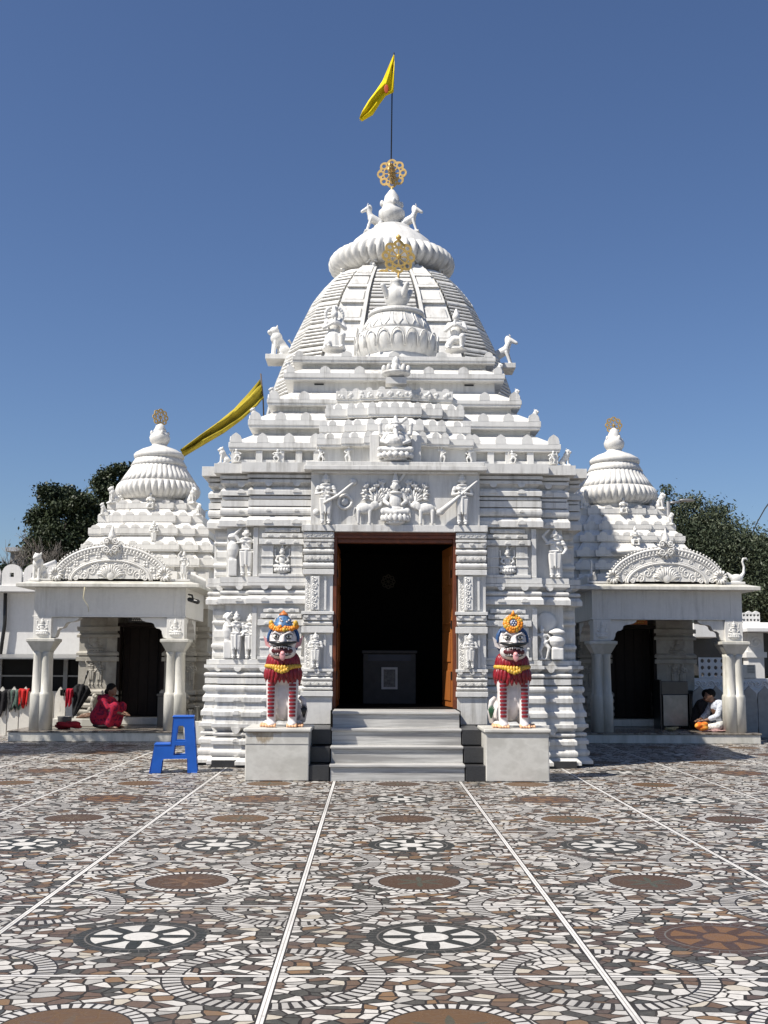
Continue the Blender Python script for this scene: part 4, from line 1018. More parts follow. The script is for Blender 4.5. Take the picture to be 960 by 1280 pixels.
# ================================================================== SIDE SHRINES WITH PORCHES
YF = 22.0                                    # porch front
def arch_poly(a, b, n, t0=0, t1=PI): return [(a*math.cos(t0+(t1-t0)*k/n), b*math.sin(t0+(t1-t0)*k/n)) for k in range(n+1)]
def shrine(side):
    cx = side*5.2; cy = 25.75; px = side*5.36; q = lambda y, Y=24.7: zy(y, Y, 480+side*300)
    r = empty('shrine', (cx, cy, 0), ['white side shrine with marble porch, the squatting woman in red before its door', 'white side shrine with marble porch, orange board over its door, men seated inside'][side > 0], 'shrine', 'side shrines flanking the temple')
    pl = stepped([(.72, 1.4), (1.1, 1.3), (1.36, 1.15)]); C = (cx, cy)
    plD = pl+[(-.50, -1.4), (-.50, -.7), (.50, -.7), (.50, -1.4)]
    mb = MB()
    prof = [(0, 0)]; z = .25
    for k in range(5): prof += band(z, z+.10, .07, ('slope', 'torus')[k % 2], 0); z += .14
    prof += [(1.15, 0)]
    for z in (1.5, 1.62, 2.0, 2.14): prof += band(z, z+.09, .05, ('slope', 'flat')[int(z*10) % 2], 0)
    prof += [(2.62, 0)]
    moulded(mb, plD, prof, C); mb.build('shrine_wall', SHRM, r, .005)
    mb = MB(); prof = [(2.621, 0)]
    for z in (2.75, 2.95): prof += band(z, z+.12, .06, 'slope', 0)
    prof += [(3.4, 0)]; moulded(mb, pl, prof, C); mb.build('upper_wall', WHITE2, r, .005)
    for dx in (-1.02, 1.02):
        
        inst(G_PAIR, 'wall_figure', r, (cx+dx*.95, cy-1.30, 1.0), (.62, .35, .56)); inst(G_LION, 'wall_lion', r, (cx+dx*.95, cy-1.33, .42), (.42, .3, .42), R(50))
        inst(G_SEAT, 'wall_figure', r, (cx+dx*.95, cy-1.29, 1.66), (.5, .2, .38))
    mb = MB(); mb.box(cx-.497, cx-.43, cy-1.42, cy-1.2, .36, 2.22); mb.box(cx+.43, cx+.497, cy-1.42, cy-1.2, .36, 2.22); mb.box(cx-.497, cx+.497, cy-1.42, cy-1.2, 2.222, 2.3); mb.build('door_frame', WOODSHADE, r, .005)
    mb = MB(); mb.box(cx-.428, cx+.428, cy-1.12, cy-1.08, .36, 2.22)
    for k in (-.3, -.1, .1, .3): mb.box(cx+k-.012, cx+k+.012, cy-1.14, cy-1.122, .36, 2.22)
    mb.build('door', WOODSHADE, r)  # near-black panel stands in for the unlit open doorway
    mb = MB(); mb.box(cx-.6, cx+.6, cy-1.75, cy-1.43, .205, .35); mb.build('threshold', PORCHM, r, .01)
    mb = MB(); mb.box(cx-.27, cx+.31, cy-1.44, cy-1.425, 2.32, 2.5); mb.build('door_sign', plain('black_sign', (.02, .022, .025), .4) if side < 0 else plain('orange_sign', (.42, .11, .02), .5), r)
    mb = MB()
    for k in range(3):
        x = cx-.2
        while x < cx+.24:
            w = random.uniform(.02, .05); mb.box(x, x+w, cy-1.446, cy-1.441, 2.35+.048*k, 2.372+.048*k); x += w+.012
    mb.build('sign_lettering', plain('sign_white', (.6, .6, .58), .6) if side < 0 else plain('sign_yellow', (.6, .35, .06), .6), r)
    # stepped roof
    rows = [(712, 704, 1.47, 24.50), (695.5, 687.5, 1.42, 24.55), (677, 669, 1.30, 24.66), (663, 655, 1.14, 24.82), (644, 635.5, .98, 24.98)]
    if side < 0: rows = [(708, 697, 1.47, 24.50), (689, 680, 1.42, 24.55), (669, 659.5, 1.30, 24.66), (654, 643.5, 1.14, 24.82), (637.5, 628.5, .98, 24.98)]
    for i, (yb, yt, hw, fy) in enumerate(rows):
        zz = lambda y: zy(y, fy, 480+side*290); dep = cy-fy
        p2 = stepped([(hw*.5, dep+.03), (hw*.78, dep-.04), (hw, dep-.12)])
        nz = zy(rows[i+1][0], rows[i+1][3]+.1, 480+side*290) if i < 4 else zz(yt)+.1
        rec = zz(yb)-(.12 if i != 2 else .22)
        mb = MB(); moulded(mb, p2, [(rec-.05, -.12), (zz(yb)-.004, -.12), (zz(yb), 0), (zz(yb)+.03, .0), (zz(yb)+.035, .01), (zz(yt), .01), (zz(yt)+.005, -.03), (max(nz-.0, zz(yt)+.03), -.16), (max(nz, zz(yt)+.03)+.01, -.2)], C); tier = mb.build('roof_tier', WHITE2, r, .006)
        mb = MB()
        for x0, x1, y in fronts(p2):
            if y > 0: continue
            L = x1-x0; k = max(1, int(L/.26))
            for a in range(k): antefix(mb, cx+x0+L*(a+.5)/k, zz(yt)-.003, .17, .075, cy+y-.014, .04)
        mb.build('antefix_row', WHITE2, tier)
        if i == 2:
            mb = MB()
            for dx in (-.88, .66): mb.box(cx+dx-.09, cx+dx+.09, fy+.12, fy+.2, zz(yb)-.21, zz(yb)-.02)
            mb.build('vent_hole', LBLACK, tier)
            if side < 0: inst(M_STAND0, 'roof_figure', r, (cx+.15, fy-.06, zz(yb)-.25), .55)
            else:
                mb = MB(); mb.lathe([(.02, 0), (.5, .0), (.56, .06), (.5, .12), (.34, .14), (.3, .2), (.02, .22)], (cx+.1, fy+.1, zz(yb)-.30), 28); mb.build('roof_shelf', WHITE2, r); inst(M_KNEEL, 'roof_figure', r, (cx+.15, fy-.12, zz(yb)-.09), .4)
        if i in (3, 4):
            for s in (-1, 1): inst(M_LION, 'corner_lion', tier, (cx+s*(hw-.1), fy+.15, zz(yt)+.02), .36 if i == 4 else .26, s*R(50))
    zb = lambda y: zy(y, 24.85+.75*max(0, min(1, (600-y)/60)), 480+side*280)
    sh = -1 if side < 0 else 5
    zq = lambda y: zb(y+sh)
    mb = MB(); mb.lathe([(.8, zq(642)), (.74, zq(634)), (.70, zq(622)), (.72, zq(619))], (cx, cy, 0), 40); mb.build('bell_neck', WHITE2, r)
    mb = MB(); mb.lathe([(.70, zq(622)), (.84, zq(619), .05), (.93, zq(613), .09), (.955, zq(608), .09), (.92, zq(602), .08), (.86, zq(598.5), .04)], (cx, cy, 0), 240, 40); mb.build('ribbed_ring', WHITE2, r)
    mb = MB(); mb.lathe([(.87, zq(599), .05), (.755, zq(590), .055), (.66, zq(583), .05), (.61, zq(579), .02)], (cx, cy, 0), 240, 40)
    mb.lathe([(.605, zq(579.2)), (.63, zq(578.5)), (.57, zq(573.5), .03), (.525, zq(570))], (cx, cy, 0), 160, 40)
    mb.lathe([(.53, zq(570.5)), (.56, zq(569.5)), (.57, zq(566)), (.535, zq(564)), (.40, zq(560)), (.24, zq(557)), (.17, zq(555)), (.16, zq(553))], (cx, cy, 0), 40); mb.build('bell', WHITE2, r)
    mb = MB(); mb.lathe([(.15, zq(555)), (.22, zq(550)), (.235, zq(546)), (.2, zq(542)), (.14, zq(540)), (.15, zq(538)), (.11, zq(534)), (.09, zq(531)), (.03, zq(528.5))], (cx, cy, 0), 24)
    for k in range(4): a = R(25+90*k); mb.ell((cx+.19*math.cos(a), cy+.19*math.sin(a), zq(541.5)), (.035, .035, .06))
    mb.build('kalasha_pot', WHITE2, r)
    mb = MB(); wheel(mb, (cx, cy, zq(530-sh if side > 0 else 521)), .19, .025, rot=R(5 if side > 0 else 40)); mb.tube([(cx, cy, zq(531)), (cx, cy, zq(524))], .015); mb.build('finial_wheel', GOLDD, r)
    for k in range(6):
        t = R(-150+60*k); inst(M_KNEEL if k % 2 else M_LION, 'ring_bearer', r, (cx+.82*math.cos(t), cy+.82*math.sin(t), zq(636)), .36, t+PI/2)
    # ---- porch
    mb = MB(); mb.box(px-1.78, px+1.66, YF-.12, 24.42, .004, .17); mb.build('porch_base', PORCHM, r, .008)
    mb = MB(); mb.box(px-1.80, px+1.68, YF-.14, 24.44, .172, .20); mb.build('porch_floor', marble('porch_floor_%s' % ('a' if side < 0 else 'b'), (.30, .27, .23), (.07, .055, .045), 5, .22, (1, 1, 1)), r, .005)
    cols = (px-1.27, px+1.27); zc0, zc1 = 1.78, 1.97
    def column(x, y):
        mb = MB()
        for dx in (-.082, .082):
            for dy in (-.082, .082):
                mb.lathe([(.118, .202), (.118, .86), (.11, .90), (.092, .92), (.086, 1.3), (.082, 1.62), (.095, 1.68)], (x+dx, y+dy, 0), 12)
        mb.box(x-.12, x+.12, y-.12, y+.12, .202, 1.7)
        c = mb.build('column', PORCHM, r)
        mb = MB(); mb.loft([[(x+sx*w, y+sy*w, z) for sx, sy in ((-1, -1), (1, -1), (1, 1), (-1, 1))] for w, z in ((.14, 1.66), (.17, 1.70), (.25, 1.85), (.27, 1.87), (.27, 1.92), (.22, 1.93))]); mb.build('capital', PORCHM, c, .006)
        mb = MB(); mb.box(x-.17, x+.17, y-.17, y+.17, 1.932, 2.335); mb.build('column_head', WHITE2, c, .006)
        inst(M_SEAT, 'head_figure', c, (x, y-.17, 1.98), (.33, .16, .33))
    for x in cols:
        column(x, YF+.2); 
    # cusped brackets
    def bracket(x, s, y0, y1, name='bracket', alongy=False):
        pts = [(0, 2.333), (0, 1.94)]
        for (bx, bz, rr, a0, a1) in ((.10, 1.98, .10, 200, 60), (.22, 2.10, .12, 215, 70), (.40, 2.20, .14, 225, 80)):
            for k in range(7): a = R(a0+(a1-a0)*k/6); pts.append((bx+rr*math.cos(a)*.9, bz+rr*.8*math.sin(a)))
        pts += [(.62, 2.30), (.64, 2.333)]
        mb = MB()
        clean = [(0, 2.333), (0, 1.94), (.06, 1.95), (.09, 2.02), (.10, 2.08), (.14, 2.12), (.20, 2.13), (.235, 2.16), (.25, 2.21), (.30, 2.24), (.40, 2.25), (.46, 2.27), (.50, 2.30), (.52, 2.333)]
        if alongy: M = Matrix.Translation((x, y0, 0)) @ Matrix.Rotation(PI/2, 4, 'Z'); mb.prism([(s*u, z) for u, z in clean], -.11, .11, M=M)
        else: mb.prism([(x+s*u, z) for u, z in clean], y0, y1)
        mb.build(name, WHITE2, r)
    bracket(cols[0]+.172, 1, YF+.09, YF+.31); bracket(cols[1]-.172, -1, YF+.09, YF+.31)
    ix = cols[0] if side > 0 else cols[1]
    bracket(ix, 1, YF+.375, 0, alongy=True); bracket(ix, -1, 23.825, 0, alongy=True)
    mb = MB(); mb.box(px-1.45, px+1.45, YF+.06, YF+.34, 2.337, 2.90); mb.box(px-1.45, px-1.17, YF+.342, 24.40, 2.337, 2.90); mb.box(px+1.17, px+1.45, YF+.342, 24.40, 2.337, 2.90)
    mb.box(px-1.47, px+1.47, YF+.04, YF+.3, 2.337, 2.365); mb.box(px-1.24, px-1.225, YF+.052, YF+.1, 2.37, 2.9); mb.box(px+1.225, px+1.24, YF+.052, YF+.1, 2.37, 2.9)
    mb.build('porch_beam', WHITE2, r, .004)
    mb = MB(); mb.box(px-1.16, px+1.16, YF+.345, 24.34, 2.78, 2.895); mb.build('porch_ceiling', SHRM, r)
    mb = MB()
    w0, w1 = 1.74, 1.5
    mb.loft([[(px-w0, YF-.20, 2.90), (px+w0, YF-.20, 2.90), (px+w0, 24.5, 2.90), (px-w0, 24.5, 2.90)], [(px-w0, YF-.20, 2.965), (px+w0, YF-.20, 2.965), (px+w0, 24.5, 2.965), (px-w0, 24.5, 2.965)], [(px-w1, YF+.05, 3.03), (px+w1, YF+.05, 3.03), (px+w1, 24.5, 3.03), (px-w1, 24.5, 3.03)]])
    mb.build('porch_eave', PORCHM, r, .006)
    # parapet frill on the inner side
    ex = px-side*1.47
    mb = MB()
    for k in range(14): y = YF+.25+k*.155; mb.prism([(-.065, 0), (.065, 0), (.065, .14), (.0, .2), (-.065, .14)], -.03, .03, M=Matrix.Translation((ex, y, 3.032)) @ Matrix.Rotation(PI/2, 4, 'Z'))
    mb.build('parapet_frill', WHITE2, r)
    # carved arch pediment
    pf = empty('pediment', (0, 0, 0)); pf.parent = r; pf.location = (px-cx, YF+.02-cy, 3.03); WL[pf.name] = (px, YF+.02, 3.03)
    A, Bh = 1.10, .66; o = Vector((px, YF+.02, 3.035))
    def T(mb): mb.v = [(x+o.x, y+o.y, z+o.z) for x, y, z in mb.v]; return mb
    mb = MB(); mb.prism(arch_poly(A-.02, Bh-.02, 36), .0, .16); T(mb).build('arch_slab', WHITE2, pf)
    mb = MB()
    for (a, b, rd) in ((A, Bh, .03), (A-.13, Bh-.1, .02), (A-.34, Bh-.27, .026), (A-.30, Bh-.235, .014)): mb.tube([(x, -.0, z) for x, z in arch_poly(a, b, 40)], rd, 8)
    for k in range(46):                      # pleated outer rim
        t = PI*(k+.5)/46; x, z = (A-.065)*math.cos(t), (Bh-.05)*math.sin(t); d = Vector((math.cos(t)/A, 0, math.sin(t)/Bh)).normalized(); c0 = Vector((x, 0, z))
        mb.tube([c0-d*.055, c0, c0+d*.085], [.022, .03, .016], 6); mb.ell(tuple(c0+d*.105), (.02, .03, .02), 6, 5)
    T(mb).build('arch_rim', WHITE2, pf)
    mb = MB()
    for k in range(11):
        t = PI*(k+.5)/11; x, z = (A-.215)*math.cos(t), (Bh-.165)*math.sin(t)
        if abs(x) < .15: continue
        if side < 0:
            for b in range(4): a = PI/4+b*PI/2; mb.ell((x+.035*math.cos(a), -.005, z+.035*math.sin(a)), (.028, .015, .028), 8, 5)
        else: scroll(mb, x, z, -.0, .055, 1 if k % 2 else -1, .012, 1.4)
    for s in (-1, 1):
        for (u, w, rr) in ((.2, .12, .1), (.38, .2, .09), (.52, .1, .085), (.62, .18, .06), (.3, .28, .07), (.68, .05, .05), (.12, .26, .08), (.08, .1, .06)): scroll(mb, s*u*.98, w*.98, -.0, rr, s, .015, 1.5, a0=PI/2)
        for k in range(6): a = R(15+14*k); mb.tube([(s*.05, 0, .04), (s*.12*math.cos(a)*1.6, -.012, .1+.13*math.sin(a)), (s*.3*math.cos(a), 0, .05+.27*math.sin(a))], [.012, .026, .006], 6)
    mb.ell((0, 0, .1), (.09, .03, .09)); T(mb).build('tympanum_scrollwork', WHITE2, pf)
    mb = MB()                                # crest and end florets
    for (x0, z0, sc) in ((0, Bh+.0, 1), (-A+.06, .12, .75), (A-.06, .12, .75)):
        mb.lathe([(.001, -.03), (.12*sc, -.03), (.13*sc, .02)], M=Matrix.Translation((x0, 0, z0)) @ Matrix.Rotation(PI/2, 4, 'X'), n=18)
        for k in range(12): a = 2*PI*k/12; mb.tube([(x0+.06*sc*math.cos(a), -.03, z0+.06*sc*math.sin(a)), (x0+.13*sc*math.cos(a), -.045, z0+.13*sc*math.sin(a)), (x0+.19*sc*math.cos(a), -.01, z0+.19*sc*math.sin(a))], [.012, .035*sc, .012], 6)
        if sc == 1:
            for s in (-1, 1): scroll(mb, s*.08, z0-.06, -.06, .075, s, .016, 1.5); scroll(mb, s*.08, z0+.1, -.06, .07, -s, .014, 1.5)
            mb.lathe([(.02, -.02), (.09, .0), (.07, .1), (.03, .2), (.004, .3)], (0, .02, z0+.12), 10)
    T(mb).build('crest', WHITE2, pf)
    mb = MB(); mb.box(-A-.42, A+.42, .0, .1, -.0, .035); T(mb).build('pediment_base', WHITE2, pf)
    if side < 0: inst(M_LION, 'roof_guardian', r, (px-1.42, YF+.14, 3.05), .52, R(-15)); inst(M_STAND1, 'roof_guardian', r, (px+1.38, YF+.14, 3.05), .56)
    else: inst(M_SWAN, 'roof_swan', r, (px+1.42, YF+.16, 3.05), .50, R(90)); inst(M_SWAN, 'roof_swan', r, (px-1.40, YF+.22, 3.05), .46, R(180))
    return r
shrine(-1); shrine(1)

# small camera under the left eave
t = empty('security_camera', (-3.78, 22.0, 2.72), 'small black security camera under the eave of the porch with the woman', 'camera')
mb = MB(); mb.tube([(-3.86, 22.05, 2.78), (-3.78, 21.98, 2.76), (-3.76, 21.95, 2.70)], .018); mb.build('arm', LBLACK, t)
mb = MB(); mb.caps((-3.83, 21.98, 2.68), (-3.66, 21.9, 2.63), .042, .045); mb.build('housing', LBLACK, t)

# ================================================================== FLAGS
def flag_cloth(name, left, right, mat, label, pole_mat, pole, parent_name, k=1):
    r = empty(parent_name, pole[0], label, 'flag', None)
    mb = MB(); mb.tube(pole, .014, 8); mb.build('pole', pole_mat, r)
    n = len(left); m = 9; V = []; Fc = []
    for i in range(n):
        for j in range(m):
            t = j/(m-1); p = Vector(left[i]).lerp(Vector(right[i]), t); amp = (.03+.05*i/n)*k
            p += Vector((0, amp*math.sin(t*11+i*.55), 0)); V.append(tuple(p))
    for i in range(n-1):
        for j in range(m-1): Fc.append((i*m+j, i*m+j+1, (i+1)*m+j+1, (i+1)*m+j))
    mb = MB(); mb.add(V, Fc, True); o = mb.build(name, mat, r); s = o.modifiers.new('thick', 'SOLIDIFY'); s.thickness = .004; return r
YEL = cloth_mat('yellow_cloth', (.78, .60, .008), (.70, .50, .006), 6); YEL2 = cloth_mat('dull_yellow_cloth', (.38, .30, .03), (.30, .235, .025), 6)
def P3(px, py, Y): x, z = at(px, py, Y); return (x, Y, z)
pk = [P3(489, 200, 23.2), P3(490, 120, 23.2), P3(492.5, 66, 23.2)]
Lp = [P3(492, 68, 23.2), P3(485, 84, 23.2), P3(478, 100, 23.1), P3(470, 112, 23.05), P3(461, 124, 23.0), P3(453, 138, 23.0), P3(449, 149, 23.0)]
Rp = [P3(493, 70, 23.2), P3(493, 90, 23.2), P3(492, 116, 23.2), P3(482, 120, 23.15), P3(474, 130, 23.1), P3(466, 142, 23.0), P3(452, 150, 23.0)]
fr_ = flag_cloth('cloth', Lp, Rp, YEL, 'bright yellow pennant on thin pole at the very top of the tower', LBLACK, pk, 'flag')
tw = MB(); tw.tube([P3(106, 734, 21.75), P3(104, 748, 21.72), P3(110, 757, 21.72), P3(111, 765, 21.73)], [.012, .01, .008, .004], 6); tag(tw.build('creeper', plain('dry_creeper', (.42, .38, .26), .8)), 'dry pale creeper stem hanging over the eave of the porch with the woman', 'creeper')
fr_['group'] = 'yellow temple flags'
mb = MB(); 
for dy in (-.09, .09): mb.ell(P3(483, 111, 23.14+dy), (.05, .006, .1), 10, 6)
mb.build('red_emblem', plain('emblem_red', (.45, .06, .015), .7), fr_)
pk = [P3(331, 560, 21.6), P3(329, 500, 21.6), P3(326, 467, 21.6)]
Lp = [P3(325, 474, 21.6), P3(310, 491, 21.5), P3(292, 510, 21.4), P3(272, 526, 21.4), P3(250, 543, 21.4), P3(226, 563, 21.4)]
Rp = [P3(330, 498, 21.6), P3(322, 508, 21.5), P3(303, 525, 21.4), P3(280, 541, 21.4), P3(256, 554, 21.4), P3(229, 569, 21.4)]
f2 = flag_cloth('cloth', Lp, Rp, YEL2, 'long dull yellow flag streaming down left from the hall roof', BARK, pk, 'flag', 1.9); f2['group'] = 'yellow temple flags'

# ================================================================== BLUE STOOL
def stool():
    X0, Y0 = -3.02, 16.05
    r = empty('step_stool', (X0, Y0, 0), 'bright blue plastic two-step stool beside the temple corner', 'stool')
    Rz = Matrix.Translation((X0, Y0, 0)) @ Matrix.Rotation(R(7), 4, 'Z')
    H1, H2 = .37, .74
    outer = [(-.335, 0), (-.275, H1), (-.065, H1), (-.04, H2), (.235, H2), (.30, 0), (.175, 0), (.16, .19), (-.15, .19), (-.17, .17), (-.19, 0)]
    holes = [[(-.02, .235), (-.005, .365), (.125, .365), (.137, .235)], [(.005, .425), (.022, .60), (.04, .63), (.10, .63), (.115, .60), (.13, .425)]]
    for s in (-1, 1):
        mb = MB(); y = s*.17; mb.prism_holes(outer, holes, y-.012, y+.012, M=Rz); mb.build('side_panel', BLUEP, r, .006)
    mb = MB(); mb.box(-.05, .245, -.19, .19, H2+.001, H2+.022, M=Rz); mb.box(-.20+.0, -.05, -.0, .0, 0, 0) if False else None; mb.build('top_step', BLUEP, r, .01)
    mb = MB(); mb.box(-.285, -.06, -.19, .19, H1+.001, H1+.022, M=Rz); mb.build('lower_step', BLUEP, r, .01)
    def slope_panel(xa, za, xb, zb, name, holes):
        ln = math.hypot(xb-xa, zb-za); ang = math.atan2(xb-xa, zb-za)
        M = Rz @ Matrix.Translation((xa, 0, za)) @ Matrix.Rotation(ang, 4, 'Y') @ Matrix.Rotation(PI/2, 4, 'Z')
        mb = MB(); mb.prism_holes([(-.155, 0), (-.155, ln), (.155, ln), (.155, 0), (.1, 0), (.09, .1), (-.09, .1), (-.1, 0)], holes, -.01, .01, M=M); mb.build(name, BLUEP, r, .004)
    slope_panel(.295, 0.0, .231, H2-.003, 'back_panel', [[(-.07, .2), (-.07, .36), (.07, .36), (.07, .2)], [(-.07, .44), (-.07, .6), (.07, .6), (.07, .44)]])
    slope_panel(-.33, 0, -.272, H1-.003, 'front_panel', []); slope_panel(-.052, H1+.03, -.032, H2-.003, 'riser_panel', []) if False else None
stool()

# ================================================================== THINGS IN THE DOORWAY
db = empty('donation_box', (0, 18.6, fz), 'whitish cabinet donation box, coloured dark for the shade, with framed picture inside the dark doorway', 'box')
y0 = 18.6; xa, xb = xx(454, y0), xx(520, y0); z1 = zy(813, y0)
SHADEB = plain('shaded_cabinet', (.06, .058, .055), .5, spec=.2)  # whitish box given a dark colour that stands for the doorway's shade
mb = MB(); mb.box(xa, xb, y0, y0+.5, fz, z1-.05); mb.build('cabinet', SHADEB, db, .01)
mb = MB(); mb.box(xa-.02, xb+.02, y0-.03, y0+.52, z1-.048, z1); mb.build('lid', SHADEB, db, .008)
mb = MB(); mb.box(xa+.08, xb-.08, y0-.012, y0-.002, z1-.17, z1-.07); mb.build('sign_strip', plain('navy_strip', (.03, .032, .05), .5), db)
xm = (xa+xb)/2; mb = MB(); mb.prism_holes([(xm-.13, z1-.62), (xm+.13, z1-.62), (xm+.13, z1-.27), (xm-.13, z1-.27)], [[(xm-.095, z1-.585), (xm-.095, z1-.305), (xm+.095, z1-.305), (xm+.095, z1-.585)]], y0-.03, y0-.002); mb.build('picture_frame', plain('pale_frame', (.5, .49, .46), .5), db)
mb = MB(); mb.box(xm-.094, xm+.094, y0-.012, y0-.002, z1-.584, z1-.306); mb.build('picture', plain('dark_picture', (.10, .09, .08), .4, var=.6, sc=30), db)

# ================================================================== PEOPLE
def hand(mb, c, d, side=1, r=.5):
    c = Vector(c); d = Vector(d).normalized(); u = d.cross(Vector((0, 0, 1))); u = u.normalized() if u.length > .1 else Vector((0, 1, 0))
    mb.ell(tuple(c+d*.035), (.042, .036, .03))
    for k, L in enumerate((.065, .078, .074, .058)):
        b = c+d*.065+u*(k-1.5)*.021; m = b+d*L*.55; e = m+d*L*.4-Vector((0, 0, .02)); mb.caps(b, m, .010, .0095, 6); mb.caps(m, e, .0095, .008, 6)
    mb.caps(c+d*.02+u*side*.035, c+d*.06+u*side*.068-Vector((0, 0, .012)), .012, .009, 6)
def sit_person(loc, rz, label, shirt, trouser, hairlen=0, sc=1, lean=.22, group=None):
    r = empty('person', loc, label, 'person', group); M = Matrix.Translation(loc) @ Matrix.Rotation(rz, 4, 'Z') @ Matrix.Scale(sc, 4)
    # local frame: faces -y
    H = Vector((0, -lean-.10, .66)); sh = Vector((0, -lean*.75, .52))
    def body(mb):
        mb.caps(sh+Vector((0, .01, .03)), H-Vector((0, -.01, .08)), .052, .05); mb.ell(tuple(H), (.078, .098, .115)); mb.ell(tuple(H+Vector((0, -.098, -.02))), (.016, .022, .022)); mb.ell(tuple(H+Vector((0, -.07, -.07))), (.04, .035, .035))
        for s in (-1, 1):
            mb.ell(tuple(H+Vector((s*.078, .01, -.01))), (.012, .022, .03)); mb.caps(sh+Vector((s*.17, 0, 0)), (s*.22, -lean-.08, .27), .05, .04); mb.caps((s*.22, -lean-.08, .27), (s*.1, -lean-.27, .20), .038, .028); hand(mb, (s*.1, -lean-.27, .2), (-s*.3, -1, -.1), s)
            mb.caps((s*.1, .0, .1), (s*.33, -.33, .11), .085, .06); mb.caps((s*.33, -.33, .11), (-s*.05, -.38-.08*(s > 0), .06), .055, .04); mb.ell((-s*.13, -.40-.08*(s > 0), .045), (.1, .045, .04))
        mb.caps((0, .0, .12), sh-Vector((0, 0, .1)), .13, .13)
    me = organic_mesh(lambda m: (body(m)), .011, SKIN, 3, 'body'); me.transform(M.to_3x3().to_4x4()); inst(me, 'body', r, loc)
    def shirt_f(mb):
        mb.caps((0, .02, .12), (0, -lean*.45, .36), .16, .155); mb.caps((0, -lean*.45, .36), sh-Vector((0, 0, .06)), .155, .14); mb.ell(tuple(sh), (.2, .105, .075))
        for s in (-1, 1): mb.caps(sh+Vector((s*.17, 0, 0)), (s*.22, -lean-.06, .29), .068, .062); mb.caps((s*.22, -lean-.08, .28), (s*.16, -lean-.18, .24), .058, .048)
    me = organic_mesh(shirt_f, .014, shirt, 3, 'shirt'); me.transform(M.to_3x3().to_4x4()); inst(me, 'shirt', r, loc)
    def tr(mb):
        mb.ell((0, .02, .12), (.19, .16, .12))
        for s in (-1, 1): mb.caps((s*.1, .0, .11), (s*.33, -.33, .115), .10, .075); mb.caps((s*.33, -.33, .11), (s*.04, -.38-.08*(s > 0), .065), .07, .055)
    me = organic_mesh(tr, .014, trouser, 3, 'trousers'); me.transform(M.to_3x3().to_4x4()); inst(me, 'trousers', r, loc)
    def hr(mb):
        mb.ell(tuple(H+Vector((0, .022, .042))), (.092, .104, .098))
        if hairlen: mb.ell(tuple(H+Vector((0, .1, -.03))), (.06, .05, .06))
    me = organic_mesh(hr, .012, HAIR, 2, 'hair'); me.transform(M.to_3x3().to_4x4()); inst(me, 'hair', r, loc)
    return r
sit_person((6.62, 22.72, .20), R(-78), 'man in pale blue shirt and white trousers seated cross-legged by the porch column', cloth_mat('pale_blue_shirt', (.50, .53, .60)), cloth_mat('white_trousers', (.66, .65, .62)), sc=1.03)
sit_person((6.22, 23.25, .20), R(60), 'person in dark clothes sitting opposite the man in the pale blue shirt', cloth_mat('dark_shirt', (.035, .03, .03)), cloth_mat('dark_trousers', (.02, .02, .024)), sc=1.0, lean=.12)
# squatting woman in red
def woman():
    loc = Vector((-5.52, 22.75, .20)); r = empty('person', loc, 'woman in patterned red sari squatting before the dark doorway', 'person')
    M = Matrix.Rotation(R(70), 4, 'Z')      # local facing -y -> towards +x
    H = Vector((0, -.12, .74))
    def body(mb):
        mb.ell(tuple(H), (.075, .095, .112)); mb.ell(tuple(H+Vector((0, -.095, -.02))), (.015, .02, .02)); mb.ell(tuple(H+Vector((0, -.06, -.07))), (.038, .035, .035)); mb.caps((0, -.03, .58), H-Vector((0, -.01, .08)), .05, .048)
        mb.caps((0, .12, .18), (0, -.0, .52), .14, .12)
        for s in (-1, 1):
            mb.ell(tuple(H+Vector((s*.075, .01, -.01))), (.011, .02, .028)); mb.caps((s*.1, .1, .17), (s*.13, -.28, .42), .085, .06); mb.caps((s*.13, -.28, .42), (s*.12, -.16, .07), .055, .04); mb.ell((s*.12, -.23, .03), (.042, .11, .032))
            for k in range(5): mb.caps((s*.12-.03+.015*k, -.31, .022), (s*.12-.032+.016*k, -.345, .016), .012, .010, 6)
            mb.caps((s*.16, -.02, .54), (s*.2, -.2, .36), .045, .036); mb.caps((s*.2, -.2, .36), (s*.08, -.38, .3), .034, .026); hand(mb, (s*.08, -.38, .3), (-s*.3, -1, -.3), s)
    me = organic_mesh(body, .011, SKIN, 3, 'body'); me.transform(M); inst(me, 'body', r, loc)
    def sari(mb):
        mb.ell((0, .13, .22), (.22, .2, .2)); mb.caps((0, .1, .25), (0, -.0, .52), .2, .155); mb.ell((0, -.02, .55), (.2, .12, .09))
        for s in (-1, 1):
            mb.caps((s*.1, .08, .2), (s*.13, -.27, .43), .12, .09); mb.caps((s*.13, -.27, .42), (s*.12, -.17, .12), .10, .10); mb.caps((s*.17, -.02, .54), (s*.2, -.16, .4), .07, .062)
        mb.ell((0, .0, .12), (.22, .26, .11)); mb.caps((-.12, .06, .58), (.1, -.14, .42), .07, .06); mb.caps((0, -.1, .35), (0, -.2, .15), .16, .15)
    RED = cloth_mat('red_sari', (.30, .012, .035), (.10, .008, .035), 22, .54)
    me = organic_mesh(sari, .014, RED, 3, 'sari'); me.transform(M); inst(me, 'sari', r, loc)
    def hem(mb): mb.ell((0, .02, .055), (.24, .24, .055)); mb.ell((0, -.12, .06), (.2, .16, .06))
    me = organic_mesh(hem, .014, cloth_mat('dark_hem', (.025, .018, .02)), 2, 'sari_hem'); me.transform(M); inst(me, 'sari_hem', r, loc)
    def hr(mb): mb.ell(tuple(H+Vector((0, .022, .04))), (.09, .104, .098)); mb.ell(tuple(H+Vector((0, .12, -.03))), (.055, .05, .055))
    me = organic_mesh(hr, .012, HAIR, 2, 'hair'); me.transform(M); inst(me, 'hair', r, loc)
woman()

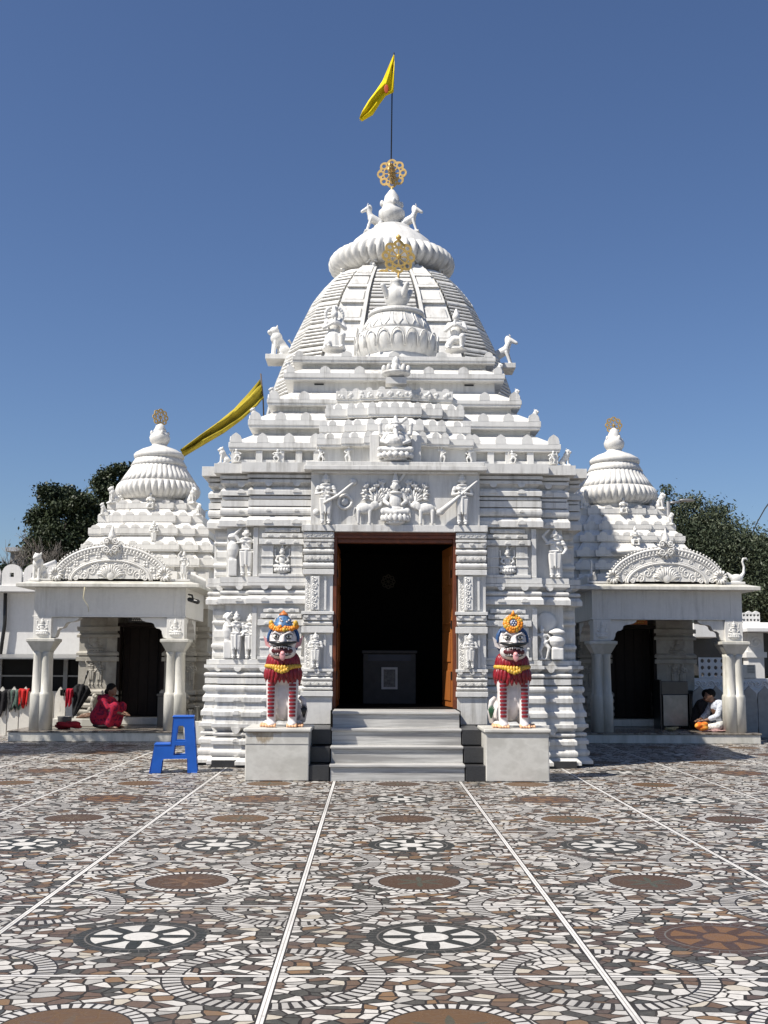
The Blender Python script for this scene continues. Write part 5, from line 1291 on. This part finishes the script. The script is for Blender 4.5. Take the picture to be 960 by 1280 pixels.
# ================================================================== THINGS ON AND ROUND THE PORCHES
def heap(name, c, size, mat, label, cat, seed, group=None):
    rr = random.Random(seed)
    def f(mb):
        for k in range(7):
            mb.ell((rr.uniform(-.35, .35)*size[0], rr.uniform(-.3, .3)*size[1], size[2]*(.3+.35*(k/7))), (size[0]*rr.uniform(.3, .45), size[1]*rr.uniform(.3, .45), size[2]*rr.uniform(.22, .34)), rot=(rr.uniform(-.25, .25), 'Y'))
    me = organic_mesh(f, .014, mat, 1, name); o = bpy.data.objects.new(name, me); COL.objects.link(o); o.location = c; WL[o.name] = c
    return tag(o, label, cat, group)
heap('cloth_bundle', (-6.16, 22.45, .20), (.42, .22, .17), cloth_mat('red_bundle', (.22, .015, .025), (.06, .02, .02), 9, .6), 'folded red cloth bundle on the porch floor near the column', 'bundle', 3, 'cloth bundles on the porch')
heap('cloth_bundle', (-6.02, 23.6, .35), (.40, .2, .12), cloth_mat('brown_bundle', (.12, .07, .05), (.25, .2, .16), 14), 'brown mixed cloth heap on the low ledge beneath the umbrella', 'bundle', 5, 'cloth bundles on the porch')
mb = MB(); mb.box(-6.75, -5.72, 23.35, 24.0, .202, .35); tag(mb.build('ledge', PORCHM, None, .01), 'low pale marble ledge under the brown cloth heap', 'ledge')
mb = MB(); mb.lathe([(.02, 0), (.11, 0), (.14, .22), (.145, .23), (.13, .225), (.1, .02), (.02, .02)], (-6.32, 22.75, .2), 20); tag(mb.build('bucket', plain('grey_plastic', (.14, .14, .14), .5)), 'small grey bucket just right of the left porch column', 'bucket')
# umbrella
u = empty('umbrella', (-6.36, 23.6, .36), 'folded black umbrella leaning against the sunlit shrine wall', 'umbrella')
a = Vector((-6.36, 23.55, .38)); b = Vector((-6.24, 24.14, 1.30)); d = (b-a).normalized()
mb = MB(); q = d.to_track_quat('Z', 'Y').to_matrix().to_4x4(); L = (b-a).length
mb.lathe([(.012, 0), (.04, .06), (.16, .50, .35), (.2, .62, .4), (.14, .70, .3), (.02, .74)][::1], n=64, lobes=8, M=Matrix.Translation(a) @ q); mb.build('canopy', cloth_mat('black_nylon', (.012, .012, .014), (.02, .02, .022), 20), u)
mb = MB(); mb.tube([tuple(a-d*.06), tuple(a+d*L)], .011); mb.tube([tuple(a+d*(L-.18)), tuple(b)], .02); mb.build('shaft', LBLACK, u)
t = empty('storage_box', (-4.42, 22.95, .2), 'grey stone box standing right of the dark shrine doorway', 'box')
GB = plain('grey_box', (.10, .095, .085), .6); mb = MB(); mb.box(-4.66, -4.3, 23.5, 23.9, .202, .80); mb.build('box_body', GB, t, .01); mb = MB(); mb.box(-4.68, -4.28, 23.48, 23.92, .802, .85); mb.build('box_lid', GB, t, .01)
mb = MB(); mb.box(-3.75, -3.05, 21.2, 21.55, .004, .42); tag(mb.build('ledge', PORCHM, None, .012), 'low marble ledge holding steel tumblers behind the blue stool', 'ledge')
for k in range(5):
    mb = MB(); x = -3.65+.115*k; h = (.2, .26, .2, .24, .18)[k]; mb.lathe([(.04, 0), (.05, h), (.052, h), (.046, h-.01), (.036, .01), (.005, .01)], (x, 21.32+.05*(k % 2), .421), 16); tag(mb.build('tumbler', STEEL), 'steel tumbler on the low ledge behind the blue stool', 'tumbler', 'steel tumblers on the ledge')
t = empty('steel_cabinet', (5.78, 23.2, .2), 'low steel cabinet with glass front right of the dark shrine doorway', 'cabinet')
mb = MB(); mb.box(5.52, 6.02, 23.2, 23.7, .26, .88); mb.build('cabinet_body', STEEL, t, .01)
mb = MB(); mb.box(5.50, 6.04, 23.22, 23.72, .882, 1.15); mb.build('glass_top', plain('smoked_glass', (.05, .055, .06), .12), t, .01)
mb = MB(); mb.box(5.46, 5.49, 23.18, 23.74, .2, 1.18)
for x in (6.05, 6.08): mb.box(x, x+.02, 23.2, 23.74, .202, .9)
mb.build('cabinet_frame', LBLACK, t)
t = empty('chair', (6.12, 23.9, .2), 'black low chair between the steel cabinet and the seated people', 'chair')
mb = MB(); mb.box(6.1, 6.4, 23.75, 24.1, .55, .6); mb.build('seat', LBLACK, t, .01)
mb = MB(); mb.box(6.12, 6.38, 24.08, 24.12, .6, .95); mb.build('backrest', LBLACK, t, .01)
for (x, y) in ((6.12, 23.77), (6.38, 23.77), (6.12, 24.08), (6.38, 24.08)): mb = MB(); mb.tube([(x, y, .202), (x, y, .55)], .015); mb.build('leg', LBLACK, t)
heap('shopping_bag', (6.02, 22.3, .2), (.2, .15, .24), cloth_mat('orange_plastic', (.62, .13, .02), (.70, .34, .06), 8, .55), 'crumpled orange plastic bag on the porch floor before the seated men', 'bag', 9)
heap('cloth_bundle', (5.5, 22.5, .2), (.2, .14, .10), cloth_mat('buff_cloth', (.3, .27, .16)), 'small buff cloth lump on the dark floor before the steel cabinet', 'bundle', 11, 'cloth bundles on the porch')
heap('floor_mat', (6.35, 22.3, .2), (.6, .2, .05), cloth_mat('pink_mat', (.32, .2, .19)), 'pinkish cloth mat spread at the knees of the seated man', 'mat', 12)

# ---- left background: white building, dark windows, picket fence with washing
b = empty('white_building', (-11, 27.4, 0), 'low white plastered building with scalloped parapet and dark windows behind the left porch', 'building')
yb = 27.2; q = lambda y: zy(y, yb, 50)
mb = MB(); mb.box(-19, -4.9, yb, yb+5, q(822), q(741)); mb.box(-19, -4.9, yb, yb+.3, 0, q(864)); mb.build('wall', PLASTER, b)
mb = MB(); mb.box(-19, -4.8, yb-.36, yb+.3, q(740.8), q(733)); mb.build('eave', PLASTER, b, .01)
mb = MB(); w = .49
for k in range(16):
    x = xx(63, yb-.5)-w*(k)*1.03+w; z0 = q(733)-.0; y = yb-.3
    pts = [(x-w/2+.015, z0), (x+w/2-.015, z0), (x+w/2-.015, z0+.28)]+[(x+(w/2-.015)*math.cos(R(a)), z0+.28+.22*math.sin(R(a))) for a in range(15, 180, 15)]+[(x-w/2+.015, z0+.28)]
    mb.prism_holes(pts, [[(x-.05, z0+.20), (x-.05, z0+.30), (x+.05, z0+.30), (x+.05, z0+.20)]], y, y+.1)
mb.build('parapet', PLASTER, b)
mb = MB(); mb.box(-19, -4.9, yb+.2, yb+.3, q(864), q(822)); wn_ = mb.build('window', DARKGLASS, b)
mb = MB()
for x in np.arange(-18.4, -5, 1.55): mb.box(x-.05, x+.05, yb+.12, yb+.196, q(863.5), q(824))
mb.box(-19, -4.9, yb+.13, yb+.19, q(846), q(844)); mb.build('window_frame', METALG, wn_)
mb = MB(); mb.loft([[(-19, yb-1.2, q(824)), (-6.4, yb-1.2, q(824)), (-6.4, yb+.0, q(819)), (-19, yb+.0, q(819))], [(-19, yb-1.2, q(822.5)), (-6.4, yb-1.2, q(822.5)), (-6.4, yb+.0, q(817.5)), (-19, yb+.0, q(817.5))]]); mb.build('awning', METALG, b)
mb = MB(); mb.tube([(xx(4, yb-.1), yb-.1, q(742)), (xx(5, yb-.1), yb-.1, q(780)), (xx(3, yb-.1), yb-.1, q(800)), (xx(1, yb-.1), yb-.1, q(822))], .045); mb.build('drain_pipe', LBLACK, b)

def fence(name, x0, x1, y, z1, w, mat, label, group, z0=0):
    f = MB(); n = int((x1-x0)/w)
    for k in range(n):
        a = x0+k*w+.01; c = a+w-.02; m = (a+c)/2; h = z1-z0
        f.prism([(a, z0), (c, z0), (c, z1-.24), (c-.02, z1-.14), (m+.03, z1-.04), (m, z1), (m-.03, z1-.04), (a+.02, z1-.14), (a, z1-.24)], y, y+.05)
        f.prism([(m-.012, z0+.5*h), (m+.012, z0+.5*h), (m, z0+.68*h)], y-.004, y)
    f.box(x0, x1, y+.051, y+.09, z0+.1, z0+.2); f.box(x0, x1, y+.051, y+.09, z1-.35, z1-.27)
    return tag(f.build(name, mat, None, .004), label, 'fence', group)
fence('picket_fence', -9.6, -6.5, 23.62, .98, .235, white_stone('fence_white', (.66, .63, .57), .6), 'cream pointed picket fence hung with washing, left porch side', None)
PANEL = plain('grey_panel', (.30, .30, .29), .6)
fence('picket_fence', 6.3, 11.5, 23.9, 1.05, .34, PANEL, 'grey pointed picket fence right of the right porch column', None)
def drape(px0, px1, ytop, yfall, Y, col, label, name, seed):
    rr = random.Random(seed); x0, x1 = xx(px0, Y, 880), xx(px1, Y, 880); zt = zy(ytop, Y, px0); zf = zy(yfall, Y, px0)
    n, m = 14, 10; V = []; Fc = []
    for j in range(m+3):
        for i in range(n):
            t = i/(n-1); x = x0+(x1-x0)*t
            if j < 3: yy, z = Y+.14-.07*j*.7, zt-(.18, .06, 0)[j]
            else:
                k = (j-2)/m; yy = Y-.03-.03*math.sin(k*2+t*9+seed)*k; z = zt+(zf-zt)*k*(1-.25*math.sin(t*PI*1.5+seed)**2); x += (.5-t)*.25*k*(x1-x0)*.8
            V.append((x, yy+.015*math.sin(t*14+seed), z))
    for j in range(m+2):
        for i in range(n-1): Fc.append((j*n+i, j*n+i+1, (j+1)*n+i+1, (j+1)*n+i))
    mb = MB(); mb.add(V, Fc, True); o = mb.build(name, col); s = o.modifiers.new('t', 'SOLIDIFY'); s.thickness = .008; tag(o, label, 'cloth', 'washing hung on the picket fence')
fy = 23.62
drape(-6, 10, 862, 897, fy, cloth_mat('black_cloth', (.015, .014, .016)), 'black cloth hanging on the fence at the left edge', 'washing', 1)
drape(9, 22, 862, 890, fy, cloth_mat('charcoal_cloth', (.05, .05, .05), (.02, .02, .02)), 'dark grey cloth on the fence next to the green one', 'washing', 2)
drape(13, 29, 862, 888, fy-.012, cloth_mat('green_cloth', (.06, .09, .075), (.09, .13, .11)), 'dull green cloth on the fence between grey and red', 'washing', 3)
drape(23, 36, 861, 886, fy-.02, cloth_mat('scarlet_cloth', (.42, .02, .018), (.22, .01, .012), 10), 'bright red cloth on the fence left of the porch column', 'washing', 4)
drape(75, 80, 862, 870, fy, cloth_mat('black_strip', (.012, .012, .012)), 'short black strip over the fence right of the column', 'washing', 5)
drape(82, 90, 861, 884, fy, cloth_mat('crimson_cloth', (.34, .012, .03)), 'narrow crimson cloth on the fence beside the umbrella', 'washing', 6)

# ---- right background: low white pavilion with carved wall, lattice screen and AC unit
yb = 27.5; q = lambda y: zy(y, yb, 920)
p = empty('carved_boundary_wall', (9, yb, 0), 'white boundary wall with carved leafy rail behind the right porch', 'wall')
x0 = xx(872, yb); mb = MB(); mb.box(x0-1.5, 16, yb, yb+.3, 0, q(868)); mb.box(x0-1.5, 16, yb-.08, yb+.34, q(867.8), q(862)); mb.build('wall', PLASTER, p, .006)
mb = MB(); mb.box(x0-1.5, 16, yb+.0, yb+.3, q(861.8), q(848)); mb.build('rail', PLASTER, p)
mb = MB()
for k in range(38): scroll(mb, x0-.2+k*.16, q(855), yb-.005, .085, 1 if k % 2 else -1, .02, 1.4)
mb.build('leafy_carving', PLASTER, p)
mb = MB(); xa, xb = xx(874, yb), xx(907, yb); za, zb = q(847.5), q(822); hs = []
for i in range(4):
    for j in range(3):
        cx_, cz_ = xa+(xb-xa)*(i+.5)/4, za+(zb-za)*(j+.5)/3; hs.append([(cx_+.05*math.cos(2*PI*k/12), cz_+.05*math.sin(2*PI*k/12)) for k in range(12)])
mb.prism_holes([(xa, za), (xb, za), (xb, zb), (xa, zb)], hs, yb+.05, yb+.12); tag(mb.build('lattice_screen', PLASTER), 'white screen with rows of round holes standing on the carved rail', 'screen')
ac = empty('air_conditioner', (xx(936, yb), yb, q(848)), 'boxy cream air conditioner unit on the carved rail right of the column', 'air conditioner')
xa, xb = xx(931, yb), xx(943, yb); ACM = plain('ac_cream', (.62, .58, .50), .5)
mb = MB(); mb.box(xa-.35, xb, yb-.02, yb+.3, q(847.8), q(831)); mb.build('casing', ACM, ac, .01)
mb = MB()
for k in range(6): z = q(841)+k*.035; mb.box(xa+.03, xb-.03, yb-.03, yb-.022, z, z+.015)
mb.build('grille', plain('ac_grille', (.25, .24, .22), .5), ac)
pv = empty('pavilion', (xx(950, 30), 30, 0), 'white pavilion with lattice parapet and carved pillar at the right edge', 'pavilion')
y = 29.5; q = lambda yy: zy(yy, y, 940)
mb = MB(); mb.loft([[(xx(925, y), y-.6, q(790)), (16, y-.6, q(790)), (16, y+3, q(790)), (xx(925, y), y+3, q(790))], [(xx(925, y), y-.6, q(786)), (16, y-.6, q(786)), (16, y+3, q(786)), (xx(925, y), y+3, q(786))], [(xx(930, y), y, q(778)), (16, y, q(778)), (16, y+3, q(778)), (xx(930, y), y+3, q(778))]]); mb.build('eave', PLASTER, pv)
xa, xb = xx(929, y), xx(951, y); za, zb = q(778), q(766); hs = []
for i in range(5):
    for j in range(2): cx_, cz_ = xa+(xb-xa)*(i+.5)/5, za+(zb-za)*(j+.5)/2; hs.append([(cx_+.035*math.cos(2*PI*k/8), cz_+.035*math.sin(2*PI*k/8)) for k in range(8)])
mb = MB(); mb.prism_holes([(xa, za), (xb, za), (xb, zb)]+[(xa+(xb-xa)*(1-k/5), zb+(.05 if k % 2 else 0)) for k in range(1, 5)]+[(xa, zb)], hs, y, y+.1); mb.build('lattice_parapet', PLASTER, pv)
xa, xb = xx(936, y), xx(956, y)
mb = MB(); mb.box(xa, xb, y+.1, y+.5, 0, q(790)-.01); mb.box(xa-.06, xb+.06, y+.05, y+.55, q(822), q(815)); scroll(mb, (xa+xb)/2, q(803), y+.1, .16, 1, .035, 1.5); mb.build('pillar', PLASTER, pv, .01)
mb = MB(); mb.box(xx(874, y), xx(935, y), y+1.0, y+1.1, q(845), q(786)); mb.box(xx(957, y), 16, y+1.0, y+1.1, q(845), q(790)); mb.build('shutter', plain('dark_shutter', (.05, .05, .05), .6), pv)
mb = MB(); mb.box(xx(860, y), xx(900, y), y-.6, y+1.0, q(797), q(780)); mb.build('side_eave', PLASTER, pv)
# distant roof left, lamp post, wire
h = empty('far_house', (xx(30, 60), 60, 0), 'grey house with flat roof half hidden behind the left trees', 'house')
y = 60; mb = MB(); mb.box(xx(8, y), xx(62, y), y, y+6, 0, zy(690, y, 40)); mb.build('wall', plain('grey_wall', (.20, .21, .22), .8), h)
mb = MB(); mb.box(xx(4, y), xx(66, y), y-.4, y+6.4, zy(690, y, 40)+.003, zy(685, y, 40)); mb.build('roof', plain('roof_grey', (.35, .37, .40), .8), h)
mb = MB(); mb.box(xx(28, y), xx(40, y), y-.05, y-.003, zy(720, y, 40), zy(702, y, 40)); mb.build('window', DARKGLASS, h)
y = 33; lp = empty('street_lamp', (xx(835.5, y, 640), y, 0), 'thin grey street lamp with side arm before the right tree', 'street lamp')
mb = MB(); X = xx(835.5, y, 640); mb.tube([(X, y, 0), (X, y, zy(627, y, 840))], [.09, .06]); mb.build('pole', METALG, lp)
mb = MB(); mb.tube([(X, y, zy(629, y, 840)), (xx(852, y, 640), y, zy(627, y, 850))], .035); mb.ell((xx(859, y, 640), y, zy(625.5, y, 860)), (.25, .1, .05)); mb.build('lamp_arm', METALG, lp)
mb = MB(); y = 20; mb.tube([P3(940, 667, 34), P3(947, 652, 30), P3(956, 636, 27), P3(975, 610, 22), P3(1000, 575, 18)], .016, 6); tag(mb.build('cable', LBLACK), 'thin dark cable slanting across the sky at the right edge', 'cable')
mb = MB(); a = P3(27, 719, 29); b_ = P3(70, 702, 29); mb.tube([a, b_], .06, 6); tag(mb.build('roof_pipe', PLASTER), 'pale pipe slanting up behind the scalloped parapet', 'pipe')

# ================================================================== TREES
def leaves(name, blobs, n, size, mat, parent, seed, droop=0, elong=1.0, gap=.38):
    g = np.random.default_rng(seed); V = []; 
    tot = sum(b[3]*b[4]*b[5] for b in blobs)
    for (x, y, z, rx, ry, rz) in blobs:
        k = int(n*rx*ry*rz/tot)
        # leaf clusters in the blob
        nc = max(6, int(14*(rx*ry*rz)**.5)); d = g.normal(size=(nc, 3)); d /= np.linalg.norm(d, axis=1)[:, None]
        cr = g.uniform(.45, 1.02, (nc, 1)); cc = d*cr*np.array([rx, ry, rz])+np.array([x, y, z])
        which = g.integers(0, nc, k); sp = gap*min(rx, ry, rz)
        P = cc[which]+g.normal(size=(k, 3))*sp*np.array([1, 1, .75])
        V.append(P)
    P = np.concatenate(V); k = len(P)
    a = g.normal(size=(k, 3)); a /= np.linalg.norm(a, axis=1)[:, None]; b = g.normal(size=(k, 3)); b -= a*(a*b).sum(1)[:, None]; b /= np.linalg.norm(b, axis=1)[:, None]
    s = size*g.uniform(.5, 1.25, (k, 1)); a *= s*elong; b *= s*.5
    a[:, 2] -= droop*s[:, 0]
    vs = np.stack([P-a, P+b, P+a, P-b], 1).reshape(-1, 3)
    o0 = np.array(WL[parent.name]); vs = vs-o0
    me = bpy.data.meshes.new(name); me.vertices.add(4*k); me.vertices.foreach_set('co', vs.astype(np.float32).ravel())
    me.loops.add(4*k); me.loops.foreach_set('vertex_index', np.arange(4*k, dtype=np.int32)); me.polygons.add(k); me.polygons.foreach_set('loop_start', np.arange(0, 4*k, 4, dtype=np.int32))
    me.update(calc_edges=True); me.validate(); me.materials.append(mat); ob = bpy.data.objects.new(name, me); COL.objects.link(ob); ob.parent = parent; WL[ob.name] = tuple(o0); return ob
def limbs(mb, base, top, r0, n, seed, reach, up=.5):
    g = random.Random(seed); base = Vector(base); top = Vector(top); K = 7
    pts = [base.lerp(top, k/(K-1))+Vector((g.uniform(-.12, .12), g.uniform(-.12, .12), 0))*(k > 0)*r0*4 for k in range(K)]
    mb.tube([tuple(p) for p in pts], [r0*(1-.75*k/(K-1)) for k in range(K)], 8)
    ends = []
    for i in range(n):
        p = pts[g.randint(2, K-1)]; a = g.uniform(0, 2*PI); L = reach*g.uniform(.5, 1); e = p+Vector((L*math.cos(a), L*math.sin(a), L*g.uniform(.3, .9)*up*2)); m = p.lerp(e, .5)+Vector((0, 0, -.05*L))
        mb.tube([tuple(p), tuple(m), tuple(e)], [r0*.4, r0*.25, r0*.08], 6); ends.append((m, e))
    return ends
def tree(name, X, Y, H, r0, blobs, n, size, mat, label, seed, **k):
    r = empty(name, (X, Y, 0), label, 'tree', 'trees beyond the temple'); mb = MB(); limbs(mb, (X, Y, -.05), (X, Y, H*.66), r0, 12, seed, H*.2); mb.build('trunk', BARK, r); leaves('crown', blobs, n, size, mat, r, seed, **k); return r
def blob(px, py, Y, wpx, hpx, dep=None):
    x, z = at(px, py, Y); w = wpx*Y*1.03/F; h = hpx*Y*1.05/F; return (x, Y, z, w, dep or w, h)
Y = 46
tree('dark_tree', blob(75, 650, Y, 1, 1)[0], Y, 9, .3, [blob(72, 622, Y, 22, 15), blob(52, 645, Y, 16, 15), blob(95, 642, Y, 26, 18), blob(80, 675, Y, 36, 20), blob(122, 655, Y, 18, 18), blob(60, 615, Y, 10, 8), blob(110, 695, Y, 40, 18), blob(55, 690, Y, 22, 18)], 80000, .08, LEAF1, 'dark bushy tree behind the left parapet, left of the shrine tower', 21, gap=.40)
Y = 52
tree('dark_tree', blob(150, 640, Y, 1, 1)[0], Y, 10, .3, [blob(140, 605, Y, 24, 17), blob(165, 600, Y, 26, 16), blob(160, 635, Y, 36, 24), blob(190, 640, Y, 40, 30), blob(170, 670, Y, 45, 30)], 70000, .09, LEAF1, 'taller dark tree showing between the bushy tree and left shrine bell', 22, gap=.30)
Y = 44
R2 = [blob(845, 660, Y, 26, 28), blob(880, 685, Y, 40, 32), blob(900, 665, Y, 24, 22), blob(930, 700, Y, 36, 28), blob(862, 635, Y, 18, 14), blob(833, 617, Y, 9, 13), blob(828, 640, Y, 14, 20), blob(893, 640, Y, 16, 13), blob(955, 720, Y, 45, 42), blob(900, 730, Y, 60, 36), blob(955, 690, Y, 20, 20), blob(850, 700, Y, 40, 40), blob(1000, 720, Y, 45, 45), blob(985, 760, Y, 50, 40), blob(930, 760, Y, 50, 30)]
tree('feathery_tree', blob(890, 700, Y, 1, 1)[0], Y, 8.5, .32, R2, 170000, .056, LEAF2, 'broad feathery dull green tree behind the right shrine', 23, gap=.46, elong=1.4)
bs = empty('hedge', (xx(10, 38), 38, 0), 'low dark bushes behind the scalloped parapet at the left edge', 'hedge')
mb = MB(); limbs(mb, (xx(10, 38), 38, -.05), (xx(10, 38), 38, 2.0), .08, 8, 3, .8); mb.build('stems', BARK, bs)
leaves('foliage', [blob(-5, 735, 38, 30, 22), blob(30, 728, 38, 26, 14), blob(60, 730, 38, 26, 18)], 30000, .08, LEAF1, bs, 77)
# bare twigs on the left
bt = empty('bare_tree', (xx(15, 40), 40, 0), 'leafless grey twiggy tree at the left edge before the dark trees', 'tree', 'trees beyond the temple')
mb = MB(); g = random.Random(4)
def twig(p, d, L, r, dep):
    e = p+d*L; m = p.lerp(e, .5)+Vector((g.uniform(-.1, .1), g.uniform(-.1, .1), 0))*L*.5
    mb.tube([tuple(p), tuple(m), tuple(e)], [r, r*.8, r*.6], 5)
    if dep:
        for k in range(3 if dep > 1 else 4):
            nd = (d+Vector((g.uniform(-.8, .8), g.uniform(-.6, .6), g.uniform(-.15, .5)))).normalized(); twig(p.lerp(e, g.uniform(.55, 1)), nd, L*g.uniform(.55, .8), r*.55, dep-1)
X = xx(18, 40); twig(Vector((X, 40, 0)), Vector((0, 0, 1)), 2.4, .12, 0)
for k in range(6): a = 2*PI*k/6; twig(Vector((X, 40, 2.3)), Vector((.55*math.cos(a), .4*math.sin(a), .8)).normalized(), 1.6, .07, 4)
mb.build('branches', plain('twig_grey', (.16, .14, .12), .9), bt)
# a tree of the courtyard standing left of the view, shading the left porch
tree('shade_tree', -9.7, 18.2, 6.6, .2, [(-9.7, 18.2, 5.4, 1.3, 1.2, .8), (-9.0, 18.7, 6.0, 1.0, 1.0, .7), (-10.6, 17.6, 6.0, 1.2, 1.1, .8)], 9000, .14, LEAF1, 'leafy courtyard tree standing left of the picket fence', 31, gap=.5)

wd = MB(); g2 = np.random.default_rng(5); K = 60000
Px = g2.uniform(-140, 140, K); Py = 95+g2.normal(size=K)*4; top = 4.2+1.4*np.sin(Px*.21)+1.0*np.sin(Px*.53+1)+.6*np.sin(Px*1.3); Pz = top*g2.uniform(0, 1, K)**.6+g2.normal(size=K)*.15
cen = np.stack([Px, Py, Pz], 1); a = g2.normal(size=(K, 3))*.28; b = g2.normal(size=(K, 3))*.2
vs = np.stack([cen-a, cen+b, cen+a, cen-b], 1).reshape(-1, 3)-np.array([0, 95, 0]); me = bpy.data.meshes.new('far_wood'); me.vertices.add(4*K); me.vertices.foreach_set('co', vs.astype(np.float32).ravel()); me.loops.add(4*K); me.loops.foreach_set('vertex_index', np.arange(4*K, dtype=np.int32)); me.polygons.add(K); me.polygons.foreach_set('loop_start', np.arange(0, 4*K, 4, dtype=np.int32)); me.update(calc_edges=True); me.materials.append(LEAF2)
wo = bpy.data.objects.new('far_wood', me); COL.objects.link(wo); wo.location = (0, 95, 0); tag(wo, 'far dark belt of trees low behind the white buildings', 'wood', None, 'stuff')
# ================================================================== LIGHT
EL = R(52); dirh = Vector((-1, -.56, 0)).normalized()      # towards the sun
sd = bpy.data.lights.new('sun', 'SUN'); sd.energy = 5.0; sd.angle = R(.5); sd.color = (1, .945, .86)
so = bpy.data.objects.new('sun', sd); COL.objects.link(so)
ts = Vector((dirh.x*math.cos(EL), dirh.y*math.cos(EL), math.sin(EL))); so.rotation_euler = ts.to_track_quat('Z', 'Y').to_euler(); so.location = ts*60
w = bpy.data.worlds.new('World'); S.world = w; w.use_nodes = True; nt = w.node_tree
sk = nt.nodes.new('ShaderNodeTexSky'); sk.sky_type = 'NISHITA'; sk.sun_disc = False; sk.sun_elevation = EL; sk.sun_rotation = math.atan2(dirh.x, dirh.y) % (2*PI)
sk.air_density = 1.0; sk.dust_density = .8; sk.ozone_density = 6.0; sk.altitude = 200
bg = nt.nodes['Background']; hs = nt.nodes.new('ShaderNodeHueSaturation'); hs.inputs['Hue'].default_value = .506; hs.inputs['Saturation'].default_value = 1.03; nt.links.new(sk.outputs[0], hs.inputs['Color']); nt.links.new(hs.outputs[0], bg.inputs[0]); bg.inputs[1].default_value = .073
S.view_settings.view_transform = 'Standard'; S.view_settings.look = 'None'; S.view_settings.gamma = 1; S.view_settings.exposure = .5
S.render.engine = 'CYCLES'
